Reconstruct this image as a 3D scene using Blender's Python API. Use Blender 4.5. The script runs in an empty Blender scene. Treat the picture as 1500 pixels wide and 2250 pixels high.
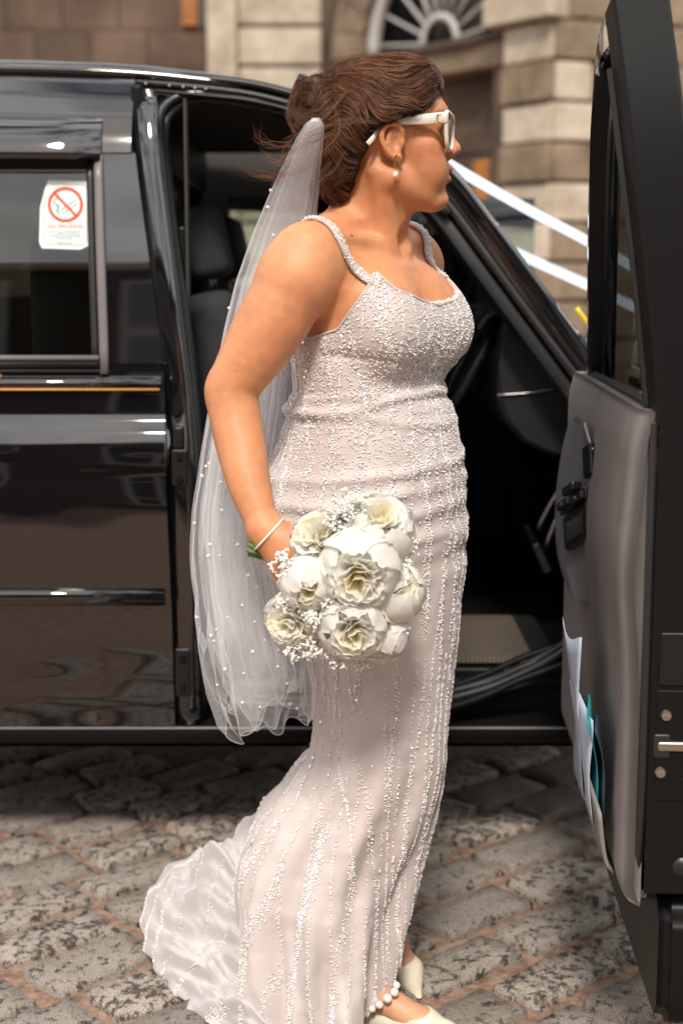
import bpy, bmesh, math, random
import numpy as np
from mathutils import Vector, Matrix
R = math.radians
random.seed(7)
rng = np.random.default_rng(7)
SC = bpy.context.scene
COL = SC.collection
# ---------------------------------------------------------------- camera
CAM_H, TILT, FPX = 1.38, R(9.0), 3250.0
cam_d = bpy.data.cameras.new('camera')
cam_d.sensor_fit = 'HORIZONTAL'
cam_d.sensor_width = 24.0
cam_d.lens = FPX / 1500.0 * 24.0
cam_d.clip_end = 500.0
cam_d.clip_start = 0.05
cam = bpy.data.objects.new('camera', cam_d)
COL.objects.link(cam)
cam.location = (0, 0, CAM_H)
cam.rotation_euler = (R(90) - TILT, 0, 0)
SC.camera = cam
cam_d.dof.use_dof = True
cam_d.dof.focus_distance = 2.53
cam_d.dof.aperture_fstop = 2.7
# ---------------------------------------------------------------- sky, sun, exposure
SUN_EL, SUN_AZ = R(48), R(-176)      # azimuth measured from +Y towards +X
w = bpy.data.worlds.new('World')
SC.world = w
w.use_nodes = True
nt = w.node_tree
nt.nodes.clear()
wo = nt.nodes.new('ShaderNodeOutputWorld')
bg = nt.nodes.new('ShaderNodeBackground')
sky = nt.nodes.new('ShaderNodeTexSky')
sky.sky_type = 'NISHITA'
sky.sun_disc = False
sky.sun_elevation = SUN_EL
sky.sun_rotation = SUN_AZ
sky.air_density = 1.0
sky.dust_density = 2.5
sky.ozone_density = 1.0
# broken cloud over the whole dome
tcw = nt.nodes.new('ShaderNodeTexCoord')
mpw = nt.nodes.new('ShaderNodeMapping')
mpw.inputs['Scale'].default_value = (2.2, 2.2, 5.5)
nzw = nt.nodes.new('ShaderNodeTexNoise')
nzw.inputs['Scale'].default_value = 1.6
nzw.inputs['Detail'].default_value = 7
nzw.inputs['Roughness'].default_value = 0.55
rpw = nt.nodes.new('ShaderNodeValToRGB')
rpw.color_ramp.elements[0].position = 0.38
rpw.color_ramp.elements[1].position = 0.56
mxw = nt.nodes.new('ShaderNodeMix')
mxw.data_type = 'RGBA'
mxw.inputs['B'].default_value = (22.0, 21.6, 21.0, 1)
nt.links.new(tcw.outputs['Generated'], mpw.inputs['Vector'])
nt.links.new(mpw.outputs['Vector'], nzw.inputs['Vector'])
nt.links.new(nzw.outputs['Fac'], rpw.inputs['Fac'])
nt.links.new(rpw.outputs['Color'], mxw.inputs['Factor'])
nt.links.new(sky.outputs['Color'], mxw.inputs['A'])
nt.links.new(mxw.outputs['Result'], bg.inputs['Color'])
bg.inputs['Strength'].default_value = 0.075
nt.links.new(bg.outputs['Background'], wo.inputs['Surface'])
sun_d = bpy.data.lights.new('sun', 'SUN')
sun_d.energy = 3.2
sun_d.angle = R(10)
sun_d.color = (1.0, 0.93, 0.83)
sun = bpy.data.objects.new('sun', sun_d)
COL.objects.link(sun)
sdir = Vector((math.sin(SUN_AZ) * math.cos(SUN_EL), math.cos(SUN_AZ) * math.cos(SUN_EL), math.sin(SUN_EL)))
sun.rotation_euler = sdir.to_track_quat('Z', 'Y').to_euler()
vs = SC.view_settings
vs.view_transform = 'Standard'
vs.look = 'None'
vs.gamma = 1.0
vs.exposure = 0.27
vs.use_curve_mapping = False
SC.render.engine = 'CYCLES'
SC.cycles.transparent_max_bounces = 32
SC.cycles.max_bounces = 8
try:
    SC.cycles.use_denoising = True
except Exception:
    pass

# ---------------------------------------------------------------- helpers
CT, ST = math.cos(TILT), math.sin(TILT)
def ray(u, v):
    a, b = (u - 750.0) / FPX, (1125.0 - v) / FPX
    return Vector((a, CT + b * ST, -ST + b * CT))
def at(u, v, Y):
    d = ray(u, v)
    t = Y / d.y
    return Vector((d.x * t, Y, CAM_H + d.z * t))
def ground_at(u, v, z=0.0):
    d = ray(u, v)
    t = (z - CAM_H) / d.z
    return Vector((d.x * t, d.y * t, z))

def tag(o, label=None, cat=None, group=None, kind=None):
    if label: o['label'] = label
    if cat: o['category'] = cat
    if group: o['group'] = group
    if kind: o['kind'] = kind
    return o
def attach(o, parent):
    if parent is not None:
        o.parent = parent
        o.matrix_parent_inverse = parent_matrix(parent).inverted()
def parent_matrix(p):
    m = Matrix.LocRotScale(p.location, p.rotation_euler, p.scale)
    if p.parent is not None:
        return parent_matrix(p.parent) @ p.matrix_parent_inverse @ m
    return m
def empty(name, loc):
    o = bpy.data.objects.new(name, None)
    o.location = loc
    o.empty_display_size = 0.05
    COL.objects.link(o)
    return o
def obj(name, me, mat=None, parent=None):
    o = bpy.data.objects.new(name, me)
    COL.objects.link(o)
    if mat is not None and len(me.materials) == 0:
        me.materials.append(mat)
    attach(o, parent)
    return o
def np_mesh(name, V, F, smooth=True):
    """fast mesh from arrays; F (n,3) or (n,4)"""
    V = np.asarray(V, dtype=np.float32)
    F = np.asarray(F, dtype=np.int32)
    me = bpy.data.meshes.new(name)
    n, k = F.shape
    me.vertices.add(len(V))
    me.vertices.foreach_set('co', V.ravel())
    me.loops.add(n * k)
    me.loops.foreach_set('vertex_index', F.ravel())
    me.polygons.add(n)
    me.polygons.foreach_set('loop_start', np.arange(0, n * k, k, dtype=np.int32))
    me.polygons.foreach_set('loop_total', np.full(n, k, dtype=np.int32))
    me.polygons.foreach_set('use_smooth', np.full(n, smooth, dtype=bool))
    me.update(calc_edges=True)
    me.validate()
    return me
def py_mesh(name, V, F, smooth=True):
    me = bpy.data.meshes.new(name)
    me.from_pydata([tuple(v) for v in V], [], F)
    me.update()
    me.polygons.foreach_set('use_smooth', [smooth] * len(me.polygons))
    return me
def bm_mesh(name, bm, smooth=False):
    me = bpy.data.meshes.new(name)
    bmesh.ops.recalc_face_normals(bm, faces=bm.faces)
    bm.to_mesh(me)
    bm.free()
    me.polygons.foreach_set('use_smooth', [smooth] * len(me.polygons))
    return me
def set_col(me, name, C):
    a = me.color_attributes.new(name, 'FLOAT_COLOR', 'POINT')
    C = np.asarray(C, dtype=np.float32)
    if C.shape[1] == 3:
        C = np.hstack([C, np.ones((len(C), 1), np.float32)])
    a.data.foreach_set('color', C.ravel())

def box_bm(bm, c, s, rot=None, bevel=0.0, seg=2):
    m = Matrix.Translation(Vector(c)) @ (rot.to_4x4() if rot is not None else Matrix.Identity(4)) @ Matrix.Diagonal((s[0], s[1], s[2], 1))
    r = bmesh.ops.create_cube(bm, size=1.0, matrix=m)
    if bevel > 0:
        es = list({e for v in r['verts'] for e in v.link_edges})
        bmesh.ops.bevel(bm, geom=es, offset=bevel, segments=seg, affect='EDGES', profile=0.5)
def box(name, c, s, mat, parent=None, rot=None, bevel=0.005, seg=2, smooth=True):
    bm = bmesh.new()
    box_bm(bm, c, s, rot, bevel, seg)
    me = bm_mesh(name, bm, smooth)
    o = obj(name, me, mat, parent)
    if smooth and bevel > 0:
        wn(o)
    return o
def wn(o):
    m = o.modifiers.new('wn', 'WEIGHTED_NORMAL')
    m.keep_sharp = False
    return o
def resample(pts, n):
    """Catmull-Rom through pts, n points evenly spaced"""
    P = np.array([tuple(p) for p in pts], float)
    Q = np.vstack([2 * P[0] - P[1], P, 2 * P[-1] - P[-2]])
    out = []
    for i in range(len(P) - 1):
        p0, p1, p2, p3 = Q[i:i + 4]
        for t in np.linspace(0, 1, 12, endpoint=False):
            out.append(0.5 * ((2 * p1) + (-p0 + p2) * t + (2 * p0 - 5 * p1 + 4 * p2 - p3) * t * t + (-p0 + 3 * p1 - 3 * p2 + p3) * t ** 3))
    out.append(P[-1])
    out = np.array(out)
    L = np.r_[0, np.cumsum(np.linalg.norm(np.diff(out, axis=0), axis=1))]
    s = np.linspace(0, L[-1], n)
    return np.stack([np.interp(s, L, out[:, k]) for k in range(out.shape[1])], 1)
def sweep(path, prof, up=None, closed_prof=True, caps=True, scale=None, closed_path=False):
    """sweep 2-D profile (list of (a,b): a along side, b along up) along path"""
    P = np.asarray(path, float)
    n = len(P)
    T = np.gradient(P, axis=0)
    if closed_path:
        T = np.roll(P, -1, 0) - np.roll(P, 1, 0)
    T /= np.linalg.norm(T, axis=1)[:, None] + 1e-12
    prof = np.asarray(prof, float)
    m = len(prof)
    V = []
    U = None
    for i in range(n):
        t = T[i]
        if up is not None:
            u0 = np.asarray(up[i] if np.ndim(up) == 2 else up, float)
        else:
            u0 = U if U is not None else (np.array([0, 0, 1.0]) if abs(t[2]) < .9 else np.array([1.0, 0, 0]))
        u0 = u0 - t * np.dot(u0, t)
        u0 = u0 / (np.linalg.norm(u0) + 1e-12)
        U = u0
        s = np.cross(t, u0)
        k = 1.0 if scale is None else scale[i]
        V.append(P[i] + k * (prof[:, :1] * s + prof[:, 1:] * u0))
    V = np.vstack(V)
    F = []
    mm = m if closed_prof else m - 1
    nn = n if closed_path else n - 1
    for i in range(nn):
        for j in range(mm):
            a, b = i * m + j, i * m + (j + 1) % m
            i2 = (i + 1) % n
            c, d = i2 * m + (j + 1) % m, i2 * m + j
            F.append((a, b, c, d))
    if caps and closed_prof and not closed_path:
        F.append(tuple(range(m))[::-1])
        F.append(tuple(range((n - 1) * m, n * m)))
    return V, F
def circ(r, n=8, ry=None):
    return [(r * math.cos(2 * math.pi * i / n), (ry or r) * math.sin(2 * math.pi * i / n)) for i in range(n)]
def rect(w_, h_, b=0.003):
    w_, h_ = w_ / 2, h_ / 2
    return [(-w_ + b, -h_), (w_ - b, -h_), (w_, -h_ + b), (w_, h_ - b), (w_ - b, h_), (-w_ + b, h_), (-w_, h_ - b), (-w_, -h_ + b)]
def tube(name, pts, r, mat, parent=None, n=40, m=8, up=None, prof=None, scale=None, raw=False, closed=False):
    P = np.asarray(pts, float) if raw else resample(pts, n)
    V, F = sweep(P, prof if prof is not None else circ(r, m), up=up, scale=scale, closed_path=closed)
    me = py_mesh(name, V, F)
    return obj(name, me, mat, parent)
def grid_faces(nu, nv, wrap_u=False):
    F = []
    for i in range(nu if wrap_u else nu - 1):
        for j in range(nv - 1):
            i2 = (i + 1) % nu
            F.append((i * nv + j, i2 * nv + j, i2 * nv + j + 1, i * nv + j + 1))
    return F

# --- value noise (numpy)
def _hash(ix, iy, iz, seed):
    h = (ix * 374761393 + iy * 668265263 + iz * 2147483647 + seed * 974634777) & 0xffffffff
    h = ((h ^ (h >> 13)) * 1274126177) & 0xffffffff
    return ((h ^ (h >> 16)) & 0xffff) / 65535.0
def vnoise(P, scale=1.0, seed=0):
    P = np.asarray(P, float) * scale + 1000.0
    I = np.floor(P).astype(np.int64)
    f = P - I
    f = f * f * (3 - 2 * f)
    r = 0
    for dx in (0, 1):
        for dy in (0, 1):
            for dz in (0, 1):
                wgt = (f[:, 0] if dx else 1 - f[:, 0]) * (f[:, 1] if dy else 1 - f[:, 1]) * (f[:, 2] if dz else 1 - f[:, 2])
                r = r + wgt * _hash(I[:, 0] + dx, I[:, 1] + dy, I[:, 2] + dz, seed)
    return r * 2 - 1

# ---------------------------------------------------------------- materials
def new_mat(name):
    m = bpy.data.materials.new(name)
    m.use_nodes = True
    n = m.node_tree
    b = n.nodes['Principled BSDF']
    return m, n, b
def mat(name, col, rough=0.5, metal=0.0, spec=0.5, coat=0.0, coat_rough=0.03, coat_ior=1.5, bump=None, var=None, sheen=0.0, sss=None, rough_var=None, trans=0.0, ior=1.45, alpha=1.0):
    m, n, b = new_mat(name)
    b.inputs['Base Color'].default_value = (*col, 1)
    b.inputs['Roughness'].default_value = rough
    b.inputs['Metallic'].default_value = metal
    b.inputs['Specular IOR Level'].default_value = spec
    b.inputs['Coat Weight'].default_value = coat
    b.inputs['Coat Roughness'].default_value = coat_rough
    b.inputs['Coat IOR'].default_value = coat_ior
    b.inputs['Sheen Weight'].default_value = sheen
    b.inputs['Transmission Weight'].default_value = trans
    b.inputs['IOR'].default_value = ior
    b.inputs['Alpha'].default_value = alpha
    if sss:
        b.inputs['Subsurface Weight'].default_value = sss[0]
        b.inputs['Subsurface Radius'].default_value = sss[1]
        b.inputs['Subsurface Scale'].default_value = sss[2]
    tc = None
    if bump or var or rough_var:
        tc = n.nodes.new('ShaderNodeTexCoord')
    if bump:
        nz = n.nodes.new('ShaderNodeTexNoise')
        nz.inputs['Scale'].default_value = bump[0]
        nz.inputs['Detail'].default_value = 5
        bp_ = n.nodes.new('ShaderNodeBump')
        bp_.inputs['Strength'].default_value = bump[1]
        bp_.inputs['Distance'].default_value = bump[2] if len(bump) > 2 else 0.002
        n.links.new(tc.outputs['Object'], nz.inputs['Vector'])
        n.links.new(nz.outputs['Fac'], bp_.inputs['Height'])
        n.links.new(bp_.outputs['Normal'], b.inputs['Normal'])
    if var:
        nz = n.nodes.new('ShaderNodeTexNoise')
        nz.inputs['Scale'].default_value = var[0]
        nz.inputs['Detail'].default_value = 8
        nz.inputs['Roughness'].default_value = 0.65
        rp = n.nodes.new('ShaderNodeValToRGB')
        rp.color_ramp.elements[0].position = 0.35
        rp.color_ramp.elements[1].position = 0.65
        rp.color_ramp.elements[0].color = (*col, 1)
        rp.color_ramp.elements[1].color = (*var[1], 1)
        n.links.new(tc.outputs['Object'], nz.inputs['Vector'])
        n.links.new(nz.outputs['Fac'], rp.inputs['Fac'])
        n.links.new(rp.outputs['Color'], b.inputs['Base Color'])
    if rough_var:
        nz = n.nodes.new('ShaderNodeTexNoise')
        nz.inputs['Scale'].default_value = rough_var[0]
        nz.inputs['Detail'].default_value = 6
        mr = n.nodes.new('ShaderNodeMapRange')
        mr.inputs['To Min'].default_value = rough_var[1]
        mr.inputs['To Max'].default_value = rough_var[2]
        n.links.new(tc.outputs['Object'], nz.inputs['Vector'])
        n.links.new(nz.outputs['Fac'], mr.inputs['Value'])
        n.links.new(mr.outputs['Result'], b.inputs['Roughness'])
    return m
def glass_mat(name, tint=(0.8, 0.85, 0.85), refl=1.0, thru=0.8):
    """thin pane: transparent + fresnel gloss"""
    m, n, b = new_mat(name)
    out = n.nodes['Material Output']
    tr = n.nodes.new('ShaderNodeBsdfTransparent')
    tr.inputs['Color'].default_value = (*[c * thru for c in tint], 1)
    gl = n.nodes.new('ShaderNodeBsdfGlossy')
    gl.inputs['Roughness'].default_value = 0.01
    fr = n.nodes.new('ShaderNodeFresnel')
    fr.inputs['IOR'].default_value = 1.55
    ml = n.nodes.new('ShaderNodeMath')
    ml.operation = 'MULTIPLY'
    ml.inputs[1].default_value = refl
    ml.use_clamp = True
    mx = n.nodes.new('ShaderNodeMixShader')
    n.links.new(fr.outputs[0], ml.inputs[0])
    n.links.new(ml.outputs[0], mx.inputs[0])
    n.links.new(tr.outputs[0], mx.inputs[1])
    n.links.new(gl.outputs[0], mx.inputs[2])
    n.links.new(mx.outputs[0], out.inputs['Surface'])
    return m

M = {}
M['paint'] = mat('black_paint', (0.003, 0.003, 0.0035), 0.06, 0, 0.5, 1.0, 0.012, coat_ior=1.7)
M['plastic'] = mat('black_plastic', (0.006, 0.006, 0.0065), 0.40, bump=(220, 0.15, 0.0006))
M['rubber'] = mat('rubber', (0.018, 0.018, 0.018), 0.38, bump=(160, 0.1, 0.0005))
M['seal'] = mat('seal_rubber', (0.016, 0.016, 0.017), 0.28, coat=0.3, coat_rough=0.2)
M['trimgrey'] = mat('door_trim_grey', (0.215, 0.196, 0.188), 0.55, bump=(900, 0.3, 0.0005), var=(7, (0.17, 0.153, 0.147)))
M['trimblue'] = mat('door_trim_slate', (0.10, 0.10, 0.112), 0.7, bump=(700, 0.3, 0.0004))
M['trimdark'] = mat('dark_trim', (0.006, 0.006, 0.0065), 0.42, spec=.22, bump=(300, 0.2, 0.0005))
M['seat'] = mat('seat_cloth', (0.03, 0.03, 0.032), 0.85, bump=(500, 0.4, 0.001), var=(30, (0.02, 0.02, 0.021)))
M['dash'] = mat('dashboard_vinyl', (0.012, 0.0115, 0.0145), 0.4, bump=(420, 0.3, 0.0005))
M['silver'] = mat('silver_strip', (0.5, 0.5, 0.5), 0.3, 1.0)
M['steel'] = mat('steel', (0.45, 0.43, 0.4), 0.35, 1.0, bump=(80, 0.15, 0.0006))
M['lining'] = mat('head_lining', (0.05, 0.046, 0.042), 0.9, bump=(300, 0.2, 0.0005))
M['glass'] = glass_mat('window_glass', (0.62, 0.68, 0.66), 1.6, 0.75)
M['screen'] = glass_mat('windscreen_glass', (0.82, 0.9, 0.88), 1.0, 0.9)
M['orange'] = mat('gold_stripe', (0.75, 0.33, 0.07), 0.35)
# ---------------------------------------------------------------- ground with setts
def sett_material():
    m, n, b = new_mat('granite_sett')
    tc = n.nodes.new('ShaderNodeTexCoord')
    oi = n.nodes.new('ShaderNodeObjectInfo')
    ad = n.nodes.new('ShaderNodeVectorMath'); ad.operation = 'ADD'
    ml = n.nodes.new('ShaderNodeVectorMath'); ml.operation = 'SCALE'
    cb = n.nodes.new('ShaderNodeCombineXYZ')
    for k in range(3): n.links.new(oi.outputs['Random'], cb.inputs[k])
    n.links.new(cb.outputs[0], ml.inputs[0]); ml.inputs['Scale'].default_value = 37.0
    n.links.new(tc.outputs['Object'], ad.inputs[0]); n.links.new(ml.outputs[0], ad.inputs[1])
    def noise(s, d=6, r=0.6):
        z = n.nodes.new('ShaderNodeTexNoise'); z.inputs['Scale'].default_value = s
        z.inputs['Detail'].default_value = d; z.inputs['Roughness'].default_value = r
        n.links.new(ad.outputs[0], z.inputs['Vector']); return z
    def ramp(src, p0, c0, p1, c1):
        r_ = n.nodes.new('ShaderNodeValToRGB')
        r_.color_ramp.elements[0].position = p0; r_.color_ramp.elements[0].color = (*c0, 1)
        r_.color_ramp.elements[1].position = p1; r_.color_ramp.elements[1].color = (*c1, 1)
        n.links.new(src, r_.inputs['Fac']); return r_
    def mix(fac, a, b_):
        x = n.nodes.new('ShaderNodeMix'); x.data_type = 'RGBA'
        n.links.new(fac, x.inputs['Factor'])
        for s_, v in (('A', a), ('B', b_)):
            if isinstance(v, tuple): x.inputs[s_].default_value = (*v, 1)
            else: n.links.new(v, x.inputs[s_])
        return x.outputs['Result']
    grain = ramp(noise(330, 3, 0.7).outputs['Fac'], 0.36, (0.12, 0.095, 0.078), 0.62, (0.47, 0.415, 0.36))
    big = ramp(noise(6, 3).outputs['Fac'], 0.3, (0.26, 0.20, 0.16), 0.7, (0.46, 0.41, 0.36))
    c1 = mix(ramp(noise(40).outputs['Fac'], .45, (.1, .1, .1), .75, (.7, .7, .7)).outputs['Color'], grain.outputs['Color'], big.outputs['Color'])
    pj = n.nodes.new('ShaderNodeMath'); pj.operation = 'MULTIPLY_ADD'; pj.inputs[1].default_value = .08; n.links.new(oi.outputs['Random'], pj.inputs[0]); n.links.new(noise(42, 12, 0.74).outputs['Fac'], pj.inputs[2])
    pk_ = n.nodes.new('ShaderNodeMath'); pk_.operation = 'SUBTRACT'; pk_.inputs[1].default_value = .042; n.links.new(pj.outputs[0], pk_.inputs[0])
    patch = ramp(pk_.outputs[0], 0.525, (0, 0, 0), 0.60, (1, 1, 1))
    dark = ramp(noise(260, 2).outputs['Fac'], 0.3, (0.028, 0.02, 0.015), 0.7, (0.10, 0.075, 0.058))
    c2 = mix(patch.outputs['Color'], c1, dark.outputs['Color'])
    tint = n.nodes.new('ShaderNodeHueSaturation')
    mr = n.nodes.new('ShaderNodeMapRange'); mr.inputs['To Min'].default_value = 0.72; mr.inputs['To Max'].default_value = 1.18
    n.links.new(oi.outputs['Random'], mr.inputs['Value']); n.links.new(mr.outputs[0], tint.inputs['Value'])
    n.links.new(c2, tint.inputs['Color'])
    n.links.new(tint.outputs[0], b.inputs['Base Color'])
    b.inputs['Roughness'].default_value = 0.78
    bmp = n.nodes.new('ShaderNodeBump'); bmp.inputs['Strength'].default_value = 0.9; bmp.inputs['Distance'].default_value = 0.007
    hs = n.nodes.new('ShaderNodeMath'); hs.operation = 'ADD'
    n.links.new(noise(60, 8, 0.7).outputs['Fac'], hs.inputs[0])
    ph = n.nodes.new('ShaderNodeMath'); ph.operation = 'MULTIPLY'; ph.inputs[1].default_value = -0.25
    n.links.new(patch.outputs['Color'], ph.inputs[0]); n.links.new(ph.outputs[0], hs.inputs[1])
    n.links.new(hs.outputs[0], bmp.inputs['Height']); n.links.new(bmp.outputs[0], b.inputs['Normal'])
    return m
M['sett'] = sett_material()
M['mortar'] = mat('mortar', (0.15, 0.088, 0.060), 0.95, bump=(130, 0.9, 0.006), var=(34, (0.36, 0.24, 0.175)))
# base sheet: fine near the taxi, wide beyond
gm = bmesh.new()
N = 90
gx = np.r_[-60, -20, -6, np.linspace(-2.2, 2.2, N), 6, 20, 60]
gy = np.r_[-60, -20, -4, np.linspace(0.8, 5.6, N), 9, 25, 80]
GV = np.array([(x, y, 0.0) for x in gx for y in gy])
GV[:, 2] = -0.003 + 0.0035 * vnoise(GV, 14, 3) + 0.002 * vnoise(GV, 40, 4)
ground = obj('ground', np_mesh('ground', GV, grid_faces(len(gx), len(gy))), M['mortar'])
tag(ground, 'brown gritty mortar bed between the granite setts', kind='structure')
def sett_mesh(k):
    """worn granite block, unit length 1 x 1 top, scaled later through vertices"""
    rr = np.random.default_rng(100 + k)
    L, W = 0.235 + rr.uniform(-.03, .03), 0.128 + rr.uniform(-.010, .010)
    nu, nv = 8, 6
    us, vs_ = np.r_[-1, np.linspace(-.93, .93, nu - 2), 1], np.r_[-1, np.linspace(-.88, .88, nv - 2), 1]
    V = []
    cs = rr.uniform(-.09, .09, 4)
    for i, u in enumerate(us):
        for j, v in enumerate(vs_):
            edge = max(abs(u), abs(v))
            # rounded corners
            k_ = (abs(u) ** 9 + abs(v) ** 7)
            sc = 1.0 - 0.045 * max(0, k_ - 1.0)
            jx, jy = rr.normal(0, .0045, 2) if edge > .99 else (0, 0)
            x = u * L / 2 * sc + jx + cs[0] * v * .03
            y = v * W / 2 * sc + jy + cs[1] * u * .03
            z = 0.017 + rr.normal(0, .0016) + cs[2] * .02 * u + cs[3] * .02 * v - (0.0105 + rr.uniform(0, .004) if edge > .99 else 0)
            V.append((x, y, z))
    F = grid_faces(nu, nv)
    ring = [i * nv for i in range(nu)] + [(nu - 1) * nv + j for j in range(1, nv)] + [i * nv + nv - 1 for i in range(nu - 2, -1, -1)] + [j for j in range(nv - 2, 0, -1)]
    b0 = len(V)
    for q in ring:
        V.append((V[q][0] * 1.015, V[q][1] * 1.02, -0.03))
    m_ = len(ring)
    for q in range(m_):
        F.append((ring[q], b0 + q, b0 + (q + 1) % m_, ring[(q + 1) % m_]))
    me = py_mesh('sett', V, F)
    bm = bmesh.new(); bm.from_mesh(me); bmesh.ops.recalc_face_normals(bm, faces=bm.faces); bm.to_mesh(me); bm.free()
    me.polygons.foreach_set('use_smooth', [True] * len(me.polygons))
    me.materials.append(M['sett'])
    return me, L
setts = [sett_mesh(k) for k in range(14)]
ang = R(41)
ca, sa = math.cos(ang), math.sin(ang)
count = 0
for row in range(-34, 40):
    x = -4.0 + random.uniform(0, .2)
    while x < 5.0:
        me, L = random.choice(setts)
        cx, cy = x + L / 2, row * 0.163 + random.uniform(-.004, .004)
        X, Y = cx * ca - cy * sa, 2.6 + cx * sa + cy * ca
        x += L + 0.024 + random.uniform(0, .014)
        if not (1.95 < Y < 4.15): continue
        if abs(X) > 0.27 * Y + 0.18: continue
        o = obj('sett', me, None, ground)
        o.location = (X, Y, random.uniform(-.003, .003))
        o.rotation_euler = (random.gauss(0, .012), random.gauss(0, .012), ang + random.gauss(0, .02) + random.choice((0, math.pi)))
        count += 1
print('setts', count)
# scrap of litter
bm = bmesh.new()
bmesh.ops.create_icosphere(bm, subdivisions=2, radius=0.009)
for v_ in bm.verts:
    v_.co.z *= 0.35; v_.co.x *= 1.2
    v_.co += Vector((random.gauss(0, .0012), random.gauss(0, .0012), random.gauss(0, .0006)))
o = obj('litter_scrap', bm_mesh('litter_scrap', bm), mat('litter', (0.25, 0.55, 0.58), 0.5))
o.location = ground_at(95, 1769, 0.018)
tag(o, 'tiny crumpled turquoise scrap lying on the cobbles', 'litter')
# ---------------------------------------------------------------- the taxi
PZ = [0.28, 0.31, 0.335, 0.42, 0.50, 0.66, 0.82, 0.95, 1.01, 1.035, 1.06, 1.075, 1.13, 1.16, 1.19, 1.40, 1.65, 1.70, 1.75, 1.80, 1.84, 1.87, 1.89]
PY = [3.375, 3.345, 3.33, 3.318, 3.312, 3.305, 3.306, 3.314, 3.320, 3.328, 3.346, 3.350, 3.353, 3.358, 3.364, 3.395, 3.445, 3.462, 3.486, 3.516, 3.545, 3.575, 3.62]
def yprof(z): return float(np.interp(z, PZ, PY))
def side(u, v, dy=0.0):
    Y = 3.35
    for _ in range(8):
        p = at(u, v, Y)
        Y = yprof(p.z) + dy
    return at(u, v, Y)
CARY = 4.29                                  # centre line of the car
def roof_s(x):                               # roof falls towards the windscreen
    return float(np.interp(x, [-3, -.77, -.48, -.25, -.1, .05, .3], [1.03, 1.0, .955, .84, .71, .52, .1]))
taxi = empty('taxi', (-0.6, CARY, 0.0))
tag(taxi, 'glossy black taxi van with a wedding ribbon and its front door open', 'taxi')

def xedge(z): return float(np.interp(z, [.3, .6, 1.19, 1.65, 1.9], [-.388, -.388, -.403, -.468, -.478]))
def panel(name, x0, x1, zs, material, parent, dy=0.0, thick=0.025, nx=14, zf=None, sub=2):
    """skin that follows the side profile between heights zs; x0/x1 numbers or functions of z"""
    zz = []
    for a, b in zip(zs[:-1], zs[1:]):
        zz += list(np.linspace(a, b, sub, endpoint=False))
    zz.append(zs[-1])
    V, nv = [], len(zz)
    for lay in (0, 1):
        for i in range(nx):
            t = i / (nx - 1)
            for z in zz:
                a = x0(z) if callable(x0) else x0
                b = x1(z) if callable(x1) else x1
                x = a + (b - a) * t
                z2 = zf(x, z) if zf else z
                V.append((x, yprof(z) + dy + lay * thick, z2))
    nn = nx * nv
    F = [f for f in grid_faces(nx, nv)]
    F += [tuple(nn + q for q in f[::-1]) for f in grid_faces(nx, nv)]
    for i in range(nx - 1):
        F.append((i * nv, nn + i * nv, nn + (i + 1) * nv, (i + 1) * nv))
        k = nv - 1
        F.append((i * nv + k, (i + 1) * nv + k, nn + (i + 1) * nv + k, nn + i * nv + k))
    for j in range(nv - 1):
        F.append((j, j + 1, nn + j + 1, nn + j))
        k = (nx - 1) * nv
        F.append((k + j, nn + k + j, nn + k + j + 1, k + j + 1))
    me = py_mesh(name, V, F)
    bm = bmesh.new(); bm.from_mesh(me); bmesh.ops.recalc_face_normals(bm, faces=bm.faces); bm.to_mesh(me); bm.free()
    me.polygons.foreach_set('use_smooth', [True] * len(me.polygons))
    o = obj(name, me, material, parent)
    md = o.modifiers.new('es', 'EDGE_SPLIT'); md.split_angle = R(38)
    return o

# --- sliding door (closed) with its window
zlow = [.345, .40, .46, .52, .60, .68, .76, .84, .90, .95, .985, 1.01, 1.022, 1.035, 1.048, 1.06, 1.068, 1.075, 1.10, 1.13, 1.15, 1.17, 1.188]
def dent(x, z): return z
sd = panel('sliding_door', -1.75, xedge, zlow, M['paint'], taxi, nx=60, sub=3)
# slight dents so the reflections wander
me = sd.data
for v_ in me.vertices:
    p = np.array([[v_.co.x, v_.co.z * 4.0, 0.0]])
    a = float(np.interp(v_.co.z, [.34, .5, .7, .9, 1.0, 1.05], [.0020, .0030, .0022, .0024, .0022, 0.0006]))
    v_.co.y += a * float(vnoise(p, 3.2, 5)[0]) + a * .45 * float(vnoise(p, 7.0, 6)[0])
win_r = lambda z: float(np.interp(z, [1.19, 1.65], [-.540, -.556]))
panel('window_pillar', win_r, xedge, [1.189, 1.25, 1.35, 1.45, 1.55, 1.66], M['paint'], sd, nx=6)
zr = lambda x, z: 1.655 + (z - 1.655) * roof_s(x) if z > 1.655 else z
panel('window_header', -1.75, lambda z: -.478, [1.662, 1.70, 1.72, 1.74, 1.76, 1.78, 1.80, 1.82, 1.84, 1.855], M['paint'], sd, nx=20, zf=zr, dy=-.006)
# deflector hood over the window with its rounded shoulder
V, xs = [], np.linspace(-1.75, -.545, 26)
hp = [(0.000, 1.745), (-.022, 1.735), (-.034, 1.715), (-.040, 1.69), (-.041, 1.665), (-.039, 1.648), (-.030, 1.650), (-.02, 1.70), (0.004, 1.735)]
for i, x in enumerate(xs):
    e = min(1.0, (xs[-1] - x) / 0.10 + 0.0)
    k = 0.25 + 0.75 * math.sqrt(max(0, 1 - (1 - e) ** 2))
    for (dy, z) in hp:
        V.append((x, yprof(z) + dy * k - .007, z + .004 * math.sin(x * 3)))
o = obj('rain_deflector', py_mesh('rain_deflector', V, grid_faces(26, len(hp))), M['paint'], sd)
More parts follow.
